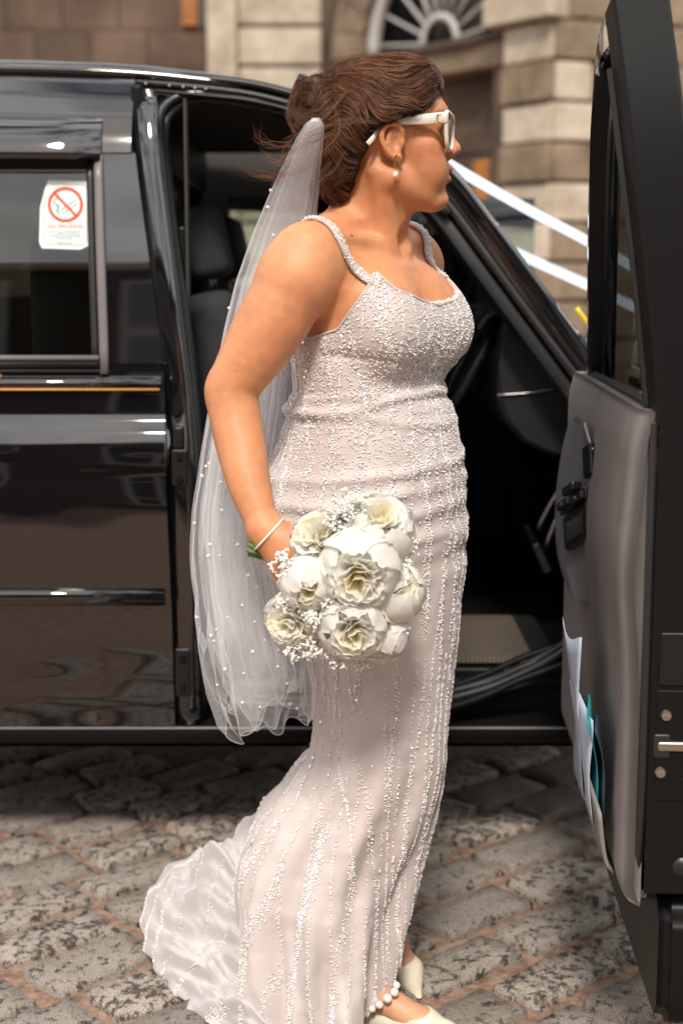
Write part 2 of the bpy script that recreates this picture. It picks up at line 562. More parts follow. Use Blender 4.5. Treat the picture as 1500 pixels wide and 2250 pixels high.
# window: header shadow gap, glass and rubber frame
g = panel('window_glass', -1.75, lambda z: win_r(z) - .006, [1.19, 1.3, 1.4, 1.5, 1.62], M['glass'], sd, dy=.018, thick=.004, nx=4)
box('glass_top_edge', (-1.15, yprof(1.625) + .02, 1.623), (1.2, .008, .005), M['silver'], sd, bevel=.001)
box('window_shade_strip', (-1.15, yprof(1.64) + .035, 1.645), (1.2, .02, .045), M['plastic'], sd, bevel=.003)
fr = [Vector((win_r(z) + .004, yprof(z) - .006, z)) for z in np.linspace(1.165, 1.655, 8)]
M['stripgrey'] = mat('grey_rubber_strip', (0.16, 0.145, 0.14), 0.4, coat=.1)
tube('window_frame', fr, 0, M['stripgrey'], sd, n=10, prof=rect(.020, .016, .004), up=(0, -1, 0))
fr2 = [Vector((win_r(z) - .017, yprof(z) + .004, z)) for z in np.linspace(1.175, 1.655, 8)]
tube('window_channel', fr2, 0, M['rubber'], sd, n=10, prof=rect(.016, .014, .003), up=(0, -1, 0))
for z, h, mm, dd in ((1.201, .012, 'stripgrey', -.010), (1.186, .016, 'plastic', -.014), (1.173, .006, 'stripgrey', -.006)):
    tube('window_sill_strip', [Vector((-1.75, yprof(z) + dd, z)), Vector((-1.1, yprof(z) + dd, z)), Vector((-.548, yprof(z) + dd, z))], 0, M[mm], sd, n=4, prof=rect(.02, h, .003), up=(0, 0, 1))
# waist moulding, gold pin stripe, lower rubbing strip
mo = [Vector((x, yprof(1.143) - .009, 1.143)) for x in (-1.75, -1.2, -.8, -.407)]
tube('waist_moulding', mo, 0, M['paint'], sd, n=6, prof=[(-.010, -.015), (.006, -.016), (.014, -.008), (.014, .004), (.006, .015), (-.010, .017)], up=(0, 0, 1))
st = [Vector((x, yprof(1.135) - .0235, 1.132)) for x in (-1.75, -1.2, -.8, -.409)]
tube('pin_stripe', st, 0, M['orange'], sd, n=6, prof=rect(.0012, .0042, .0004), up=(0, 0, 1))
lo = [Vector((x, yprof(.664) - .006, .664)) for x in (-1.75, -1.2, -.8, -.402)]
tube('rubbing_strip', lo, 0, M['paint'], sd, n=6, prof=[(-.010, -.022), (.004, -.022), (.010, -.012), (.012, .006), (.004, .014), (-.010, .015)], up=(0, 0, 1))
# a scrap of gold lettering ends at the picture edge
lt = [side(-22, 800, -.003), side(-8, 812, -.003), side(2, 826, -.003), side(-6, 834, -.003), side(-20, 830, -.003)]
tube('gold_lettering', lt, .0022, M['orange'], sd, n=16)

# --- no smoking sticker, behind the glass edge: flat print on the pane
stk_z0, stk_z1 = side(90, 548).z, side(90, 395).z
def gp(u, v, d=0.014):
    Y = 3.4
    for _ in range(6):
        p = at(u, v, Y); Y = yprof(p.z) + d
    return at(u, v, Y)
def flat_poly(name, pts, mat_, parent, d):
    me = py_mesh(name, [gp(u, v, d) for u, v in pts], [tuple(range(len(pts)))[::-1]], False)
    return obj(name, me, mat_, parent)
M['stk'] = mat('sticker_paper', (0.66, 0.77, 0.74), 0.5)
M['stkred'] = mat('sticker_red', (0.66, 0.045, 0.01), 0.5)
M['stkgreen'] = mat('sticker_ink', (0.03, 0.085, 0.07), 0.5)
M['stktan'] = mat('sticker_border', (0.48, 0.40, 0.34), 0.5)
stick = flat_poly('no_smoking_sticker', [(107, 395), (203, 398), (200, 537), (176, 548), (92, 545), (86, 532), (88, 455), (98, 416)], M['stk'], sd, .0145)
def line_px(name, pts, wpx, mat_, d=.0135, closed=False):
    """flat stroke drawn on the pane"""
    P = [np.array(p, float) for p in pts]
    n_ = len(P); Lh, Rh = [], []
    for i in range(n_):
        if closed: t = P[(i + 1) % n_] - P[i - 1]
        else: t = P[min(i + 1, n_ - 1)] - P[max(i - 1, 0)]
        t = t / (np.linalg.norm(t) + 1e-9); nn_ = np.array([-t[1], t[0]]) * wpx / 2
        Lh.append(P[i] + nn_); Rh.append(P[i] - nn_)
    V = [gp(*q, d) for q in Lh] + [gp(*q, d) for q in Rh]
    F = [(i, (i + 1) % n_, n_ + (i + 1) % n_, n_ + i) for i in range(n_ if closed else n_ - 1)]
    return obj(name, py_mesh(name, V, F, False), mat_, sd)
cx_, cy_, rr_ = 143.5, 448.5, 35.5
line_px('sticker_ring', [(cx_ + rr_ * math.cos(a), cy_ + rr_ * math.sin(a)) for a in np.linspace(0, 2 * math.pi, 40, endpoint=False)], 6.5, M['stkred'], .0130, True)
line_px('sticker_bar', [(120, 424), (144, 449), (168, 474)], 5.5, M['stkred'], .0128)
line_px('sticker_cigarette', [(132, 462), (165, 440), (170, 446), (137, 469)], 1.4, M['stkgreen'], .0135, True)
line_px('sticker_smoke', [(131, 471), (124, 462), (128, 452), (120, 449), (117, 442), (123, 438), (125, 434)], 1.6, M['stkgreen'], .0135)
line_px('sticker_smoke', [(130, 470), (127, 461), (131, 450), (122, 447)], 1.2, M['stkgreen'], .0136)
line_px('sticker_border', [(110, 403), (185, 405), (192, 411), (190, 530), (184, 538), (103, 536), (97, 530), (99, 430)], 2.6, M['stktan'], .0138)
def text_px(name, s, u, v, hpx, mat_, d=.0133):
    cu = bpy.data.curves.new(name, 'FONT'); cu.body = s; cu.align_x = 'CENTER'; cu.align_y = 'CENTER'; cu.size = hpx * 1.35
    cu.resolution_u = 2
    to = bpy.data.objects.new('tmp', cu); COL.objects.link(to)
    dg = bpy.context.evaluated_depsgraph_get()
    me = bpy.data.meshes.new_from_object(to.evaluated_get(dg))
    bpy.data.objects.remove(to)
    for v_ in me.vertices:
        v_.co = gp(u + v_.co.x, v - v_.co.y, d)
    return obj(name, me, mat_, sd)
text_px('sticker_lettering', 'NO SMOKING', 143, 497, 9.2, M['stkred'])
for s_, yy in (('This is a no smoking vehicle', 507.5), ('It is an offence to smoke or', 513), ('knowingly to permit smoking', 518.5), ('in this vehicle', 524)):
    text_px('sticker_lettering', s_, 143, yy, 4.4, M['stkgreen'])
text_px('sticker_lettering', 'National Fares 0117 987 6543'[:15], 143, 532, 4.4, M['stkgreen'])

# --- roof skin, gutter and rail above the front door
xs = list(np.linspace(-2.2, .10, 26))
tp = [(1.842, 3.548), (1.862, 3.556), (1.882, 3.57), (1.896, 3.66), (1.905, 3.85), (1.91, 4.29), (1.905, 4.73), (1.89, 4.95), (1.86, 5.05), (1.84, 5.06)]
V = []
for x in xs:
    s = roof_s(x)
    for (z, y) in tp:
        zz = 1.655 + (z - 1.655) * s
        bow = 0.03 * max(0, x + .1)
        V.append((x + (0.03 * (1 - ((y - 4.29) / .8) ** 2) if x > .1 else 0) * max(0, (x - .1) / .06), y, zz))
roof = obj('roof', py_mesh('roof', V, grid_faces(len(xs), len(tp))), M['paint'], taxi)
md = roof.modifiers.new('sol', 'SOLIDIFY'); md.thickness = .02; md.offset = -1
# gutter moulding along the roof edge
def edge_pt(x, z0=1.858, dy=-.008):
    return Vector((x, yprof(z0) + dy, 1.655 + (z0 - 1.655) * roof_s(x)))
tube('roof_gutter', [edge_pt(x) for x in (-2.2, -1.2, -.78, -.5, -.3, -.15)] + [side(700, 222, .0), side(790, 275, .0)], 0, M['paint'], taxi, n=30, prof=circ(.016, 10, .012), up=(0, 0, 1))
# black track recess over the front door
for k, (o0, o1, rr0, mm) in enumerate(((150, 168, .014, 'plastic'), (170, 190, .010, 'rubber'), (186, 204, .006, 'plastic'))):
    tube('roof_rail', [side(286, o0 + 8, .012 + k * .006), side(420, o0 + 20, .012), side(560, o1 + 18, .012), side(690, o1 + 55, .012), side(800, o1 + 112, .012)], 0, M[mm], taxi, n=30, prof=circ(rr0, 8, rr0 * .8), up=(0, 0, 1))
for u in (320, 372, 402, 428, 452):
    p = side(u, 183 + (u - 320) * .09, .0)
    bm = bmesh.new(); bmesh.ops.create_uvsphere(bm, u_segments=8, v_segments=5, radius=.0035)
    s_ = obj('rail_screw', bm_mesh('rail_screw', bm, True), M['steel'], taxi); s_.location = p
    attach(s_, taxi)
# --- B pillar between the doors
bpath = [(308, 205), (318, 300), (335, 450), (356, 620), (376, 780), (390, 900), (398, 1050), (402, 1250), (404, 1450), (408, 1590)]
P = resample([side(u, v, .012) for u, v in bpath], 34)
sc_ = np.interp(np.linspace(0, 1, 34), [0, .1, .5, 1], [1.25, .95, .9, 1.15])
V, F = sweep(P, [(-.030, -.03), (-.034, .0), (-.028, .006), (-.006, .010), (.010, .004), (.030, -.004), (.034, -.02), (.034, -.03)], up=(0, -1, 0), scale=sc_)
obj('door_pillar', py_mesh('door_pillar', V, F), M['paint'], taxi)
bpath2 = [(338, 215), (338, 300), (352, 450), (376, 640), (400, 800), (416, 950), (424, 1100), (428, 1300), (430, 1480), (434, 1575)]
P = resample([side(u, v, .035) for u, v in bpath2], 34)
V, F = sweep(P, [(-.030, -.05), (-.026, .0), (-.010, .006), (.012, .002), (.030, -.012), (.034, -.06)], up=(0, -1, 0))
obj('pillar_inner_flange', py_mesh('pillar_inner_flange', V, F), M['plastic'], taxi)
# seals round the door opening
loop = [(985, 470), (900, 385), (800, 305), (700, 254), (600, 230), (520, 214), (440, 205), (392, 212), (356, 240), (346, 290), (352, 360), (370, 520), (398, 740), (420, 930), (432, 1100), (440, 1300), (448, 1450), (478, 1522), (560, 1546), (760, 1552), (930, 1545), (1010, 1530), (1110, 1498), (1225, 1440), (1270, 1400)]
P = resample([side(u, v, .030) for u, v in loop], 150)
V, F = sweep(P, circ(.0125, 10, .015), up=(0, -1, 0))
obj('door_seal', py_mesh('door_seal', V, F), M['seal'], taxi)
loop2 = [(u + (14 if u < 700 else -4), v + (14 if v < 700 else -14)) for u, v in loop]
P = resample([side(u, v, .055) for u, v in loop2], 150)
V, F = sweep(P, circ(.010, 8, .012), up=(0, -1, 0))
obj('inner_seal', py_mesh('inner_seal', V, F), M['rubber'], taxi)
# striker plates on the pillar
def striker(u, v, h):
    c = side(u, v, -.0)
    st_ = box('striker_plate', c + Vector((0, .002, 0)), (.036, .012, h), M['plastic'], taxi, bevel=.005)
    for dz in (-.3, .3):
        bm = bmesh.new(); bmesh.ops.create_cone(bm, cap_ends=True, segments=12, radius1=.0095, radius2=.008, depth=.006, matrix=Matrix.Rotation(R(90), 4, 'X'))
        bmesh.ops.create_cone(bm, cap_ends=True, segments=6, radius1=.0055, radius2=.0055, depth=.012, matrix=Matrix.Rotation(R(90), 4, 'X'))
        b_ = obj('striker_bolt', bm_mesh('striker_bolt', bm), M['trimdark'], st_)
        b_.location = c + Vector((0, -.007, dz * h))
        attach(b_, st_)
striker(395, 1028, .085)
striker(402, 1478, .115)
box('check_bracket', side(393, 960, -.004), (.024, .03, .05), M['plastic'], taxi, bevel=.006)
# --- sill
V, F = [], None
sp = [(3.345, .30), (3.333, .318), (3.331, .333), (3.336, .344), (3.352, .350), (3.40, .356), (3.42, .362), (3.43, .40), (3.45, .425), (3.50, .432), (3.50, .28), (3.37, .285)]
xs = np.linspace(-2.0, 1.35, 24)
for x in xs:
    for y, z in sp: V.append((x, y, z))
F = grid_faces(24, len(sp))
o = obj('sill', py_mesh('sill', V, F), M['trimdark'], taxi); o.modifiers.new('es', 'EDGE_SPLIT').split_angle = R(40)
tube('sill_edge', [Vector((-2, 3.3305, .341)), Vector((0, 3.3305, .341)), Vector((1.3, 3.3305, .341))], .0030, M['stripgrey'], taxi, n=6)
# stepped threshold curving up at the front
for k, (dv, rr0, mm, dd) in enumerate(((0, .014, 'trimdark', .004), (-26, .010, 'rubber', .05), (-46, .012, 'trimdark', .075))):
    pth = [side(u, v + dv, dd) for u, v in ((470, 1562), (760, 1566), (960, 1558), (1060, 1530), (1140, 1494), (1230, 1462), (1300, 1440))]
    tube('threshold_strip', pth, 0, M[mm], taxi, n=40, prof=circ(rr0, 8, rr0 * .7), up=(0, 0, 1))
# --- A pillar / screen pillar, three ridges
def pillar(name, pts, prof, mm, dy, n=40, scale=None):
    P = resample([side(u, v, dy) for u, v in pts], n)
    V, F = sweep(P, prof, up=(0, -1, 0), scale=scale)
    o = obj(name, py_mesh(name, V, F), mm, taxi)
    o.modifiers.new('es', 'EDGE_SPLIT').split_angle = R(45)
    return o
apts = [(640, 196), (720, 224), (800, 268), (880, 322), (950, 380), (1010, 445), (1080, 540), (1160, 648), (1240, 756), (1310, 850), (1360, 920)]
pillar('screen_pillar', [(u + 8, v - 10) for u, v in apts], [(-.026, -.05), (-.030, -.006), (-.020, .006), (.006, .008), (.024, .000), (.030, -.03), (.024, -.06)], M['paint'], .02)
pillar('pillar_groove_seal', [(u - 18, v + 14) for u, v in apts], circ(.011, 8), M['seal'], .03)
pillar('pillar_inner_trim', [(u - 44, v + 32) for u, v in apts], [(-.022, -.05), (-.024, 0), (-.010, .008), (.012, .006), (.022, -.01), (.022, -.05)], M['plastic'], .05)
# --- front wing, bonnet, scuttle and screen
wing = panel('front_wing', .56, 1.9, [.34, .5, .66, .8, .95, 1.02, 1.06], M['paint'], taxi, nx=10)
V = []
for i, x in enumerate(np.linspace(.60, 1.95, 10)):
    zt = 1.10 - .16 * ((x - .6) / 1.35) ** 1.6
    for j, y in enumerate(np.linspace(3.345, 5.23, 15)):
        q = (y - 4.29) / .945
        V.append((x, y, zt + .05 * (1 - q ** 4) - .03))
bn = obj('bonnet', py_mesh('bonnet', V, grid_faces(10, 15)), M['paint'], taxi)
bn.modifiers.new('sol', 'SOLIDIFY').thickness = .02
tA, tB = side(800, 262, .03), side(1330, 870, .05)
V = []
for i in range(10):
    t = i / 9
    p = tA.lerp(tB, t)
    for j in range(12):
        q = j / 11 * 2 - 1
        y = 4.29 + q * (4.29 - p.y)
        V.append((p.x + (.02 + .12 * t) * (1 - q * q), y, p.z + .012 * (1 - q * q) - .01))
obj('windscreen', py_mesh('windscreen', V, grid_faces(10, 12)), M['screen'], taxi)
# licence discs / yellow warning sticker low on the screen edge
y0, y1 = side(1262, 690, .02), side(1304, 752, .02)
M['yellow'] = mat('yellow_sticker', (0.75, 0.55, 0.02), 0.45)
tube('yellow_screen_sticker', [side(1266, 676, .010), side(1282, 698, .010), side(1306, 730, .010)], 0, M['yellow'], taxi, n=6, prof=rect(.010, .003, .001), up=(-.5, -.8, .2))
# far side of the body with its windows
def fbox(name, u0, u1, z0, z1, m_, Y=5.16, th=.05):
    xa, xb = at(u0, 500, Y).x, at(u1, 500, Y).x
    return box(name, ((xa + xb) / 2, Y, (z0 + z1) / 2), (xb - xa, th, z1 - z0), m_, taxi, bevel=.01)
fbox('far_side_panel', -900, 1130, .34, 1.30, M['trimdark'])
box('far_wing', (1.0, 5.18, .70), (1.6, .06, .76), M['trimdark'], taxi, bevel=.02)
fbox('far_header', -900, 860, 1.64, 1.86, M['lining'])
fbox('far_pillar', 418, 505, 1.28, 1.66, M['lining'])
fbox('far_pillar', 250, 372, 1.28, 1.66, M['lining'])
fbox('far_pillar', -900, -300, 1.28, 1.66, M['lining'])
fa = [Vector((side(u, v).x, 5.20, side(u, v).z)) for u, v in apts]
tube('far_screen_pillar', fa, 0, M['plastic'], taxi, n=20, prof=rect(.07, .05, .01), up=(0, 1, 0))
fg = box('far_window', (at(150, 500, 5.17).x, 5.17, 1.47), (3.2, .006, .36), M['screen'], taxi, bevel=0)
# --- interior
M['mat'] = None
def mat_rubber():
    m, n, b = new_mat('rubber_mat')
    tc = n.nodes.new('ShaderNodeTexCoord')
    sx = n.nodes.new('ShaderNodeSeparateXYZ'); n.links.new(tc.outputs['Object'], sx.inputs[0])
    fs = []
    for k in (0, 1):
        a = n.nodes.new('ShaderNodeMath'); a.operation = 'MULTIPLY'; a.inputs[1].default_value = 2 * math.pi / .0105
        s = n.nodes.new('ShaderNodeMath'); s.operation = 'SINE'
        n.links.new(sx.outputs[k], a.inputs[0]); n.links.new(a.outputs[0], s.inputs[0]); fs.append(s)
    mu = n.nodes.new('ShaderNodeMath'); mu.operation = 'MAXIMUM'
    n.links.new(fs[0].outputs[0], mu.inputs[0]); n.links.new(fs[1].outputs[0], mu.inputs[1])
    bm_ = n.nodes.new('ShaderNodeBump'); bm_.inputs['Strength'].default_value = .8; bm_.inputs['Distance'].default_value = .003
    n.links.new(mu.outputs[0], bm_.inputs['Height']); n.links.new(bm_.outputs[0], b.inputs['Normal'])
    rp = n.nodes.new('ShaderNodeValToRGB'); rp.color_ramp.elements[0].color = (.035, .028, .022, 1); rp.color_ramp.elements[1].color = (.17, .13, .10, 1)
    n.links.new(mu.outputs[0], rp.inputs[0]); n.links.new(rp.outputs[0], b.inputs['Base Color'])
    b.inputs['Roughness'].default_value = .7
    return m
M['mat'] = mat_rubber()
box('floor', (-.4, 4.30, .42), (2.9, 1.66, .06), M['trimdark'], taxi, bevel=.01)
mt = box('floor_mat', (.22, 3.72, .46), (.50, .48, .016), M['mat'], taxi, bevel=.008)
box('floor_mat_panel', (.50, 3.72, .455), (.06, .50, .02), M['rubber'], taxi, bevel=.006)
box('footwell_bulkhead', (.70, 4.3, .72), (.06, 1.86, .74), M['dash'], taxi, bevel=.02)
for dy, dz in ((.0, .0), (.16, .02)):
    pd = box('pedal', (.52, 3.80 + dy, .66 + dz), (.02, .06, .085), M['rubber'], taxi, rot=Matrix.Rotation(R(-25), 3, 'Y'), bevel=.005)
    tube('pedal_arm', [Vector((.53, 3.80 + dy, .68 + dz)), Vector((.57, 3.80 + dy, .78)), Vector((.62, 3.80 + dy, .86))], .008, M['steel'], pd, n=8)
# dashboard: end cheek outlined from the side, swept across the cab
dpx = [(1115, 692), (1180, 694), (1235, 735), (1290, 830), (1300, 900), (1290, 1010), (1215, 1005), (1150, 975), (1108, 925), (1092, 880), (1096, 800), (1104, 730)]
ys = np.linspace(3.52, 5.08, 8)
P0 = [at(u, v, 3.52) for u, v in dpx]
bm = bmesh.new()
va = [bm.verts.new(p) for p in P0]
vb = [bm.verts.new(Vector((p.x, 5.08, p.z))) for p in P0]
nD = len(P0)
f1 = bm.faces.new(va); f2 = bm.faces.new(vb[::-1])
for i in range(nD): bm.faces.new((va[i], vb[i], vb[(i + 1) % nD], va[(i + 1) % nD]))
bmesh.ops.bevel(bm, geom=list(f1.edges), offset=.012, segments=3, affect='EDGES')
dash = obj('dashboard', bm_mesh('dashboard', bm, True), M['dash'], taxi); wn(dash)
tube('dashboard_seam', [at(1092, 868, 3.514), at(1170, 862, 3.514), at(1262, 846, 3.514)], 0, M['silver'], dash, n=8, prof=rect(.004, .004, .001), up=(0, -1, 0))
ih = [at(1040, 720, 3.75), at(1062, 690, 3.75), at(1095, 683, 3.75), at(1112, 705, 3.75), at(1113, 740, 3.75)]
tube('instrument_hood', ih, 0, M['dash'], dash, n=20, prof=rect(.32, .016, .005), up=np.array([[0, 1, 0]] * 20).astype(float) * 0 + np.array([.3, 0, 1.0]))
# steering wheel seen nearly edge on
wc = at(1030, 800, 3.86)
tilt = Matrix.Rotation(R(-62), 3, 'Y')
ringp = [wc + tilt @ Vector((.185 * math.cos(a), .185 * math.sin(a), 0)) for a in np.linspace(0, 2 * math.pi, 48, endpoint=False)]
sw = tube('steering_wheel', ringp, .0145, M['plastic'], taxi, raw=True, m=10, closed=True)
bm = bmesh.new()
box_bm(bm, wc + tilt @ Vector((0, 0, -.02)), (.12, .14, .05), tilt, .02, 3)
for a in (0, 120, 240):
    v_ = tilt @ Vector((.10 * math.cos(R(a)), .10 * math.sin(R(a)), -.008))
    box_bm(bm, wc + v_, (.15, .03, .012), tilt @ Matrix.Rotation(R(a), 3, 'Z'), .004)
obj('wheel_hub', bm_mesh('wheel_hub', bm, True), M['dash'], sw)
tube('steering_column', [wc + tilt @ Vector((0, 0, -.02)), wc + tilt @ Vector((0, 0, -.16)), wc + tilt @ Vector((0, 0, -.32))], .045, M['dash'], taxi, n=6)
tube('column_stalk', [wc + Vector((.03, -.02, -.02)), wc + Vector((.02, -.16, .02)), wc + Vector((.02, -.20, .03))], .007, M['plastic'], taxi, n=8)
# driver's seat, partition and passenger seats
def seat(name, X, Y, wth, m_):
    st_ = box(name, (X + .22, Y, .70), (.50, wth, .16), m_, taxi, bevel=.05, seg=4)
    rt = Matrix.Rotation(R(-12), 3, 'Y')
    box('backrest', (X - .10, Y, 1.04), (.15, wth, .62), m_, st_, rot=rt, bevel=.05, seg=4)
    box('headrest', (X - .17, Y, 1.47), (.10, .26, .19), m_, st_, rot=rt, bevel=.035, seg=4)
    for dy in (-.06, .06):
        tube('headrest_rod', [Vector((X - .155, Y + dy, 1.34)), Vector((X - .16, Y + dy, 1.38)), Vector((X - .165, Y + dy, 1.44))], .006, M['steel'], st_, n=4)
    box('seat_base', (X + .2, Y, .55), (.44, wth - .08, .18), M['plastic'], st_, bevel=.02)
    return st_
seat('driver_seat', -.18, 3.93, .48, M['seat'])
seat('front_passenger_seat', -.18, 4.72, .48, M['seat'])
prt = box('cab_partition', (-.47, 4.3, .85), (.03, 1.6, .82), M['trimdark'], taxi, bevel=.01)
box('partition_header', (-.47, 4.3, 1.74), (.03, 1.6, .16), M['trimdark'], prt, bevel=.01)
box('partition_screen', (-.47, 4.3, 1.46), (.006, 1.5, .40), M['screen'], prt, bevel=0)
rs = box('rear_seat', (-.72, 3.86, 1.18), (.10, .40, .60), M['seat'], taxi, bevel=.045, seg=4)
box('rear_bench', (-1.6, 4.3, .75), (.5, 1.5, .2), M['seat'], taxi, bevel=.05, seg=3)
box('head_lining', (-.9, 4.3, 1.80), (2.0, 1.5, .02), M['lining'], taxi, bevel=.008)
bm = bmesh.new()
ph = at(450, 560, 3.62)
box('belt_guide', at(402, 640, 3.52), (.02, .02, .30), M['plastic'], taxi, bevel=.006)
bl = box('grab_pole', at(412, 520, 3.50), (.006, .045, .62), M['lining'], taxi, bevel=.002)  # thin upright kept as the grab pole along the partition edge
# roof lamps glowing blue through the dark cab
M['lampblue'], _n, _b = new_mat('blue_lamp')
_b.inputs['Base Color'].default_value = (.1, .3, .9, 1)
_b.inputs['Emission Color'].default_value = (.12, .38, 1, 1); _b.inputs['Emission Strength'].default_value = 1.6
for u, v, s in ((400, 236, .010), (470, 238, .010), (490, 241, .010)):
    bm = bmesh.new(); bmesh.ops.create_uvsphere(bm, u_segments=12, v_segments=8, radius=s)
    lo_ = obj('blue_roof_lamp', bm_mesh('blue_roof_lamp', bm, True), M['lampblue'], taxi); lo_.location = at(u, v, 4.0); lo_.scale = (1.4, 1, .6)
    attach(lo_, taxi)
# wheels (behind and ahead of the doors)
def wheel(X):
    c = Vector((X, 3.42, .335))
    P = [c + Vector((.255 * math.cos(a), 0, .255 * math.sin(a))) for a in np.linspace(0, 2 * math.pi, 40, endpoint=False)]
    ty = tube('wheel', P, 0, M['rubber'], taxi, raw=True, closed=True, prof=rect(.205, .155, .03), up=(0, 1, 0))
    bm = bmesh.new(); bmesh.ops.create_cone(bm, cap_ends=True, segments=32, radius1=.20, radius2=.17, depth=.12, matrix=Matrix.Translation(c) @ Matrix.Rotation(R(90), 4, 'X'))
    obj('rim', bm_mesh('rim', bm), M['steel'], ty)
wheel(1.12); wheel(-2.0)

# ---------------------------------------------------------------- open front door (part of the taxi)
H0 = Vector((.520, 3.30, 0)); DD = Vector((-.050, -.9987, 0)); NI = Vector((-.9987, .050, 0))   # hinge, along, inner normal
def dp(a, t, z):
    """a: from hinge to latch, t: towards the cab side, z up; frame leans in above the belt"""
    lean = 0.085 * max(0.0, z - 1.17) / .6
    p = H0 + DD * a + NI * (t + lean)
    return Vector((p.x, p.y, z))
DL = 1.045
def slab(name, outline, t0, t1, m_, parent, bevel=.006, seg=2):
    bm = bmesh.new()
    va = [bm.verts.new(dp(a, t1, z)) for a, z in outline]
    vb = [bm.verts.new(dp(a, t0, z)) for a, z in outline]
    n_ = len(outline)
    bm.faces.new(va); bm.faces.new(vb[::-1])
    for i in range(n_): bm.faces.new((va[i], vb[i], vb[(i + 1) % n_], va[(i + 1) % n_]))
    bmesh.ops.recalc_face_normals(bm, faces=bm.faces)
    if bevel: bmesh.ops.bevel(bm, geom=list(bm.edges), offset=bevel, segments=seg, affect='EDGES')
    o = obj(name, bm_mesh(name, bm, True), m_, parent); wn(o)
    return o
door = slab('open_door', [(.0, .36), (.0, 1.16), (DL, 1.165), (DL + .02, 1.05), (DL + .02, .50), (DL - .01, .42), (DL - .05, .365), (DL - .16, .345)], -.115, -.012, M['paint'], taxi, .012, 3)
tag(door, 'open front door of the taxi showing its grey inner trim')
slab('door_lower_skin', [(.10, .16), (.10, .345), (DL - .02, .40), (DL + .016, .36), (DL + .016, .20), (DL - .02, .16)], -.175, -.045, M['trimdark'], door, .02, 3)
# trim panel as a height field with arm rest swell, scoop and bottom pocket
na, nz_ = 44, 70
aa = np.linspace(.05, DL - .004, na); zz = np.linspace(.375, 1.178, nz_)
def trim_t(a, z):
    t = .010
    swell = math.exp(-((z - .93) / .13) ** 2) * (0.5 + 0.5 * math.tanh((a - .18) / .08))
    t += .014 * swell
    t += .008
    t -= .020 * max(0, (z - 1.10) / .075) ** 2 * .6
    t -= .016 * max(0, (.42 - z) / .05) ** 2
    # rear edge falls away
    ed = max(0, (a - (DL - .05)) / .05)
    t -= .024 * ed ** 2.0
    return t
V = [dp(a, trim_t(a, z), z) for a in aa for z in zz]
n0 = len(V)
V += [dp(a, -.014, z) for a in aa for z in zz]
F = grid_faces(na, nz_)
for i in range(na - 1):
    F.append((i * nz_ + nz_ - 1, n0 + i * nz_ + nz_ - 1, n0 + (i + 1) * nz_ + nz_ - 1, (i + 1) * nz_ + nz_ - 1))
    F.append((i * nz_, (i + 1) * nz_, n0 + (i + 1) * nz_, n0 + i * nz_))
for j in range(nz_ - 1):
    k = (na - 1) * nz_
    F.append((k + j, k + j + 1, n0 + k + j + 1, n0 + k + j)); F.append((j, n0 + j, n0 + j + 1, j + 1))
trim = obj('door_trim', py_mesh('door_trim', V, F), M['trimgrey'], door)
def on_trim(a, z, o_=.0): return dp(a, trim_t(a, z) + o_, z)
M['gloss'] = mat('gloss_black', (.010, .010, .011), .15, coat=.6)
# arm rest pod: slate facet turned towards the driver, with switches, pull cup and release lever
AL = [(1272, 930), (1252, 1010), (1240, 1090), (1236, 1170), (1241, 1250), (1258, 1312)]
AR_ = [(1284, 930), (1304, 1010), (1312, 1100), (1314, 1200), (1311, 1280), (1298, 1326)]
La, Ra = resample([(u, v, 0) for u, v in AL], 24), resample([(u, v, 0) for u, v in AR_], 24)
def arm_pt(u, v, off=0.0):
    Y = float(np.interp(u, [1235, 1314], [2.90, 2.70])) - off
    return at(u, v, Y)
V = []
for j in range(24):
    for i in range(13):
        k = (i - 3) / 9
        if i < 3:
            p = arm_pt(La[j, 0], La[j, 1])
            q = (3 - i) / 3
            V.append(p + Vector((.030 * q * q, .30 * q, -.01 * q)))
        else:
            u = La[j, 0] + (Ra[j, 0] - La[j, 0]) * k; v = La[j, 1] + (Ra[j, 1] - La[j, 1]) * k
            V.append(arm_pt(u, v, .010 * math.sin(math.pi * k) * -1))
arm = obj('arm_rest', py_mesh('arm_rest', V, grid_faces(24, 13)), M['trimblue'], door)
tube('arm_rest_piping', [arm_pt(u, v, .002) for u, v, _ in Ra], .003, M['trimgrey'], door, n=30)
fx = (arm_pt(1300, 1100) - arm_pt(1245, 1100)).normalized(); fz = Vector((0, 0, 1)); fn_ = fz.cross(fx).normalized()
if fn_.y > 0: fn_ = -fn_
FROT = Matrix((fx, -fn_, fz)).transposed() @ Matrix.Rotation(R(-14), 3, 'Y')
def arm_box(name, u, v, wpx, hpx, dep, m_, parent, bev=.004, off=.0, tw=0):
    c = arm_pt(u, v) + fn_ * (off)
    du = (arm_pt(u + 5, v) - arm_pt(u - 5, v)).length / 10; dv = 2.85 / FPX
    return box(name, c, (wpx * du, dep, hpx * dv), m_, parent, rot=FROT @ Matrix.Rotation(R(tw), 3, 'Y'), bevel=bev, seg=3)
swp = arm_box('window_switch', 1268, 1102, 58, 26, .020, M['gloss'], door, .004, .002)
for u, v in ((1254, 1107), (1284, 1094)):
    rk = arm_box('switch_rocker', u, v, 24, 18, .012, M['plastic'], door, .003, .014)
    mk = arm_pt(u, v) + fn_ * .0215
    bm = bmesh.new()
    for q in (-1, 1): box_bm(bm, mk + fx * (.004 * q), (.011, .0012, .0016), FROT @ Matrix.Rotation(R(38 * q), 3, 'Y'))
    obj('switch_mark', bm_mesh('switch_mark', bm), M['silver'], rk)
arm_box('mirror_switch', 1262, 1074, 24, 20, .022, M['gloss'], door, .005, .006)
cup = arm_box('pull_cup', 1272, 1158, 52, 78, .016, M['plastic'], door, .007, .002)
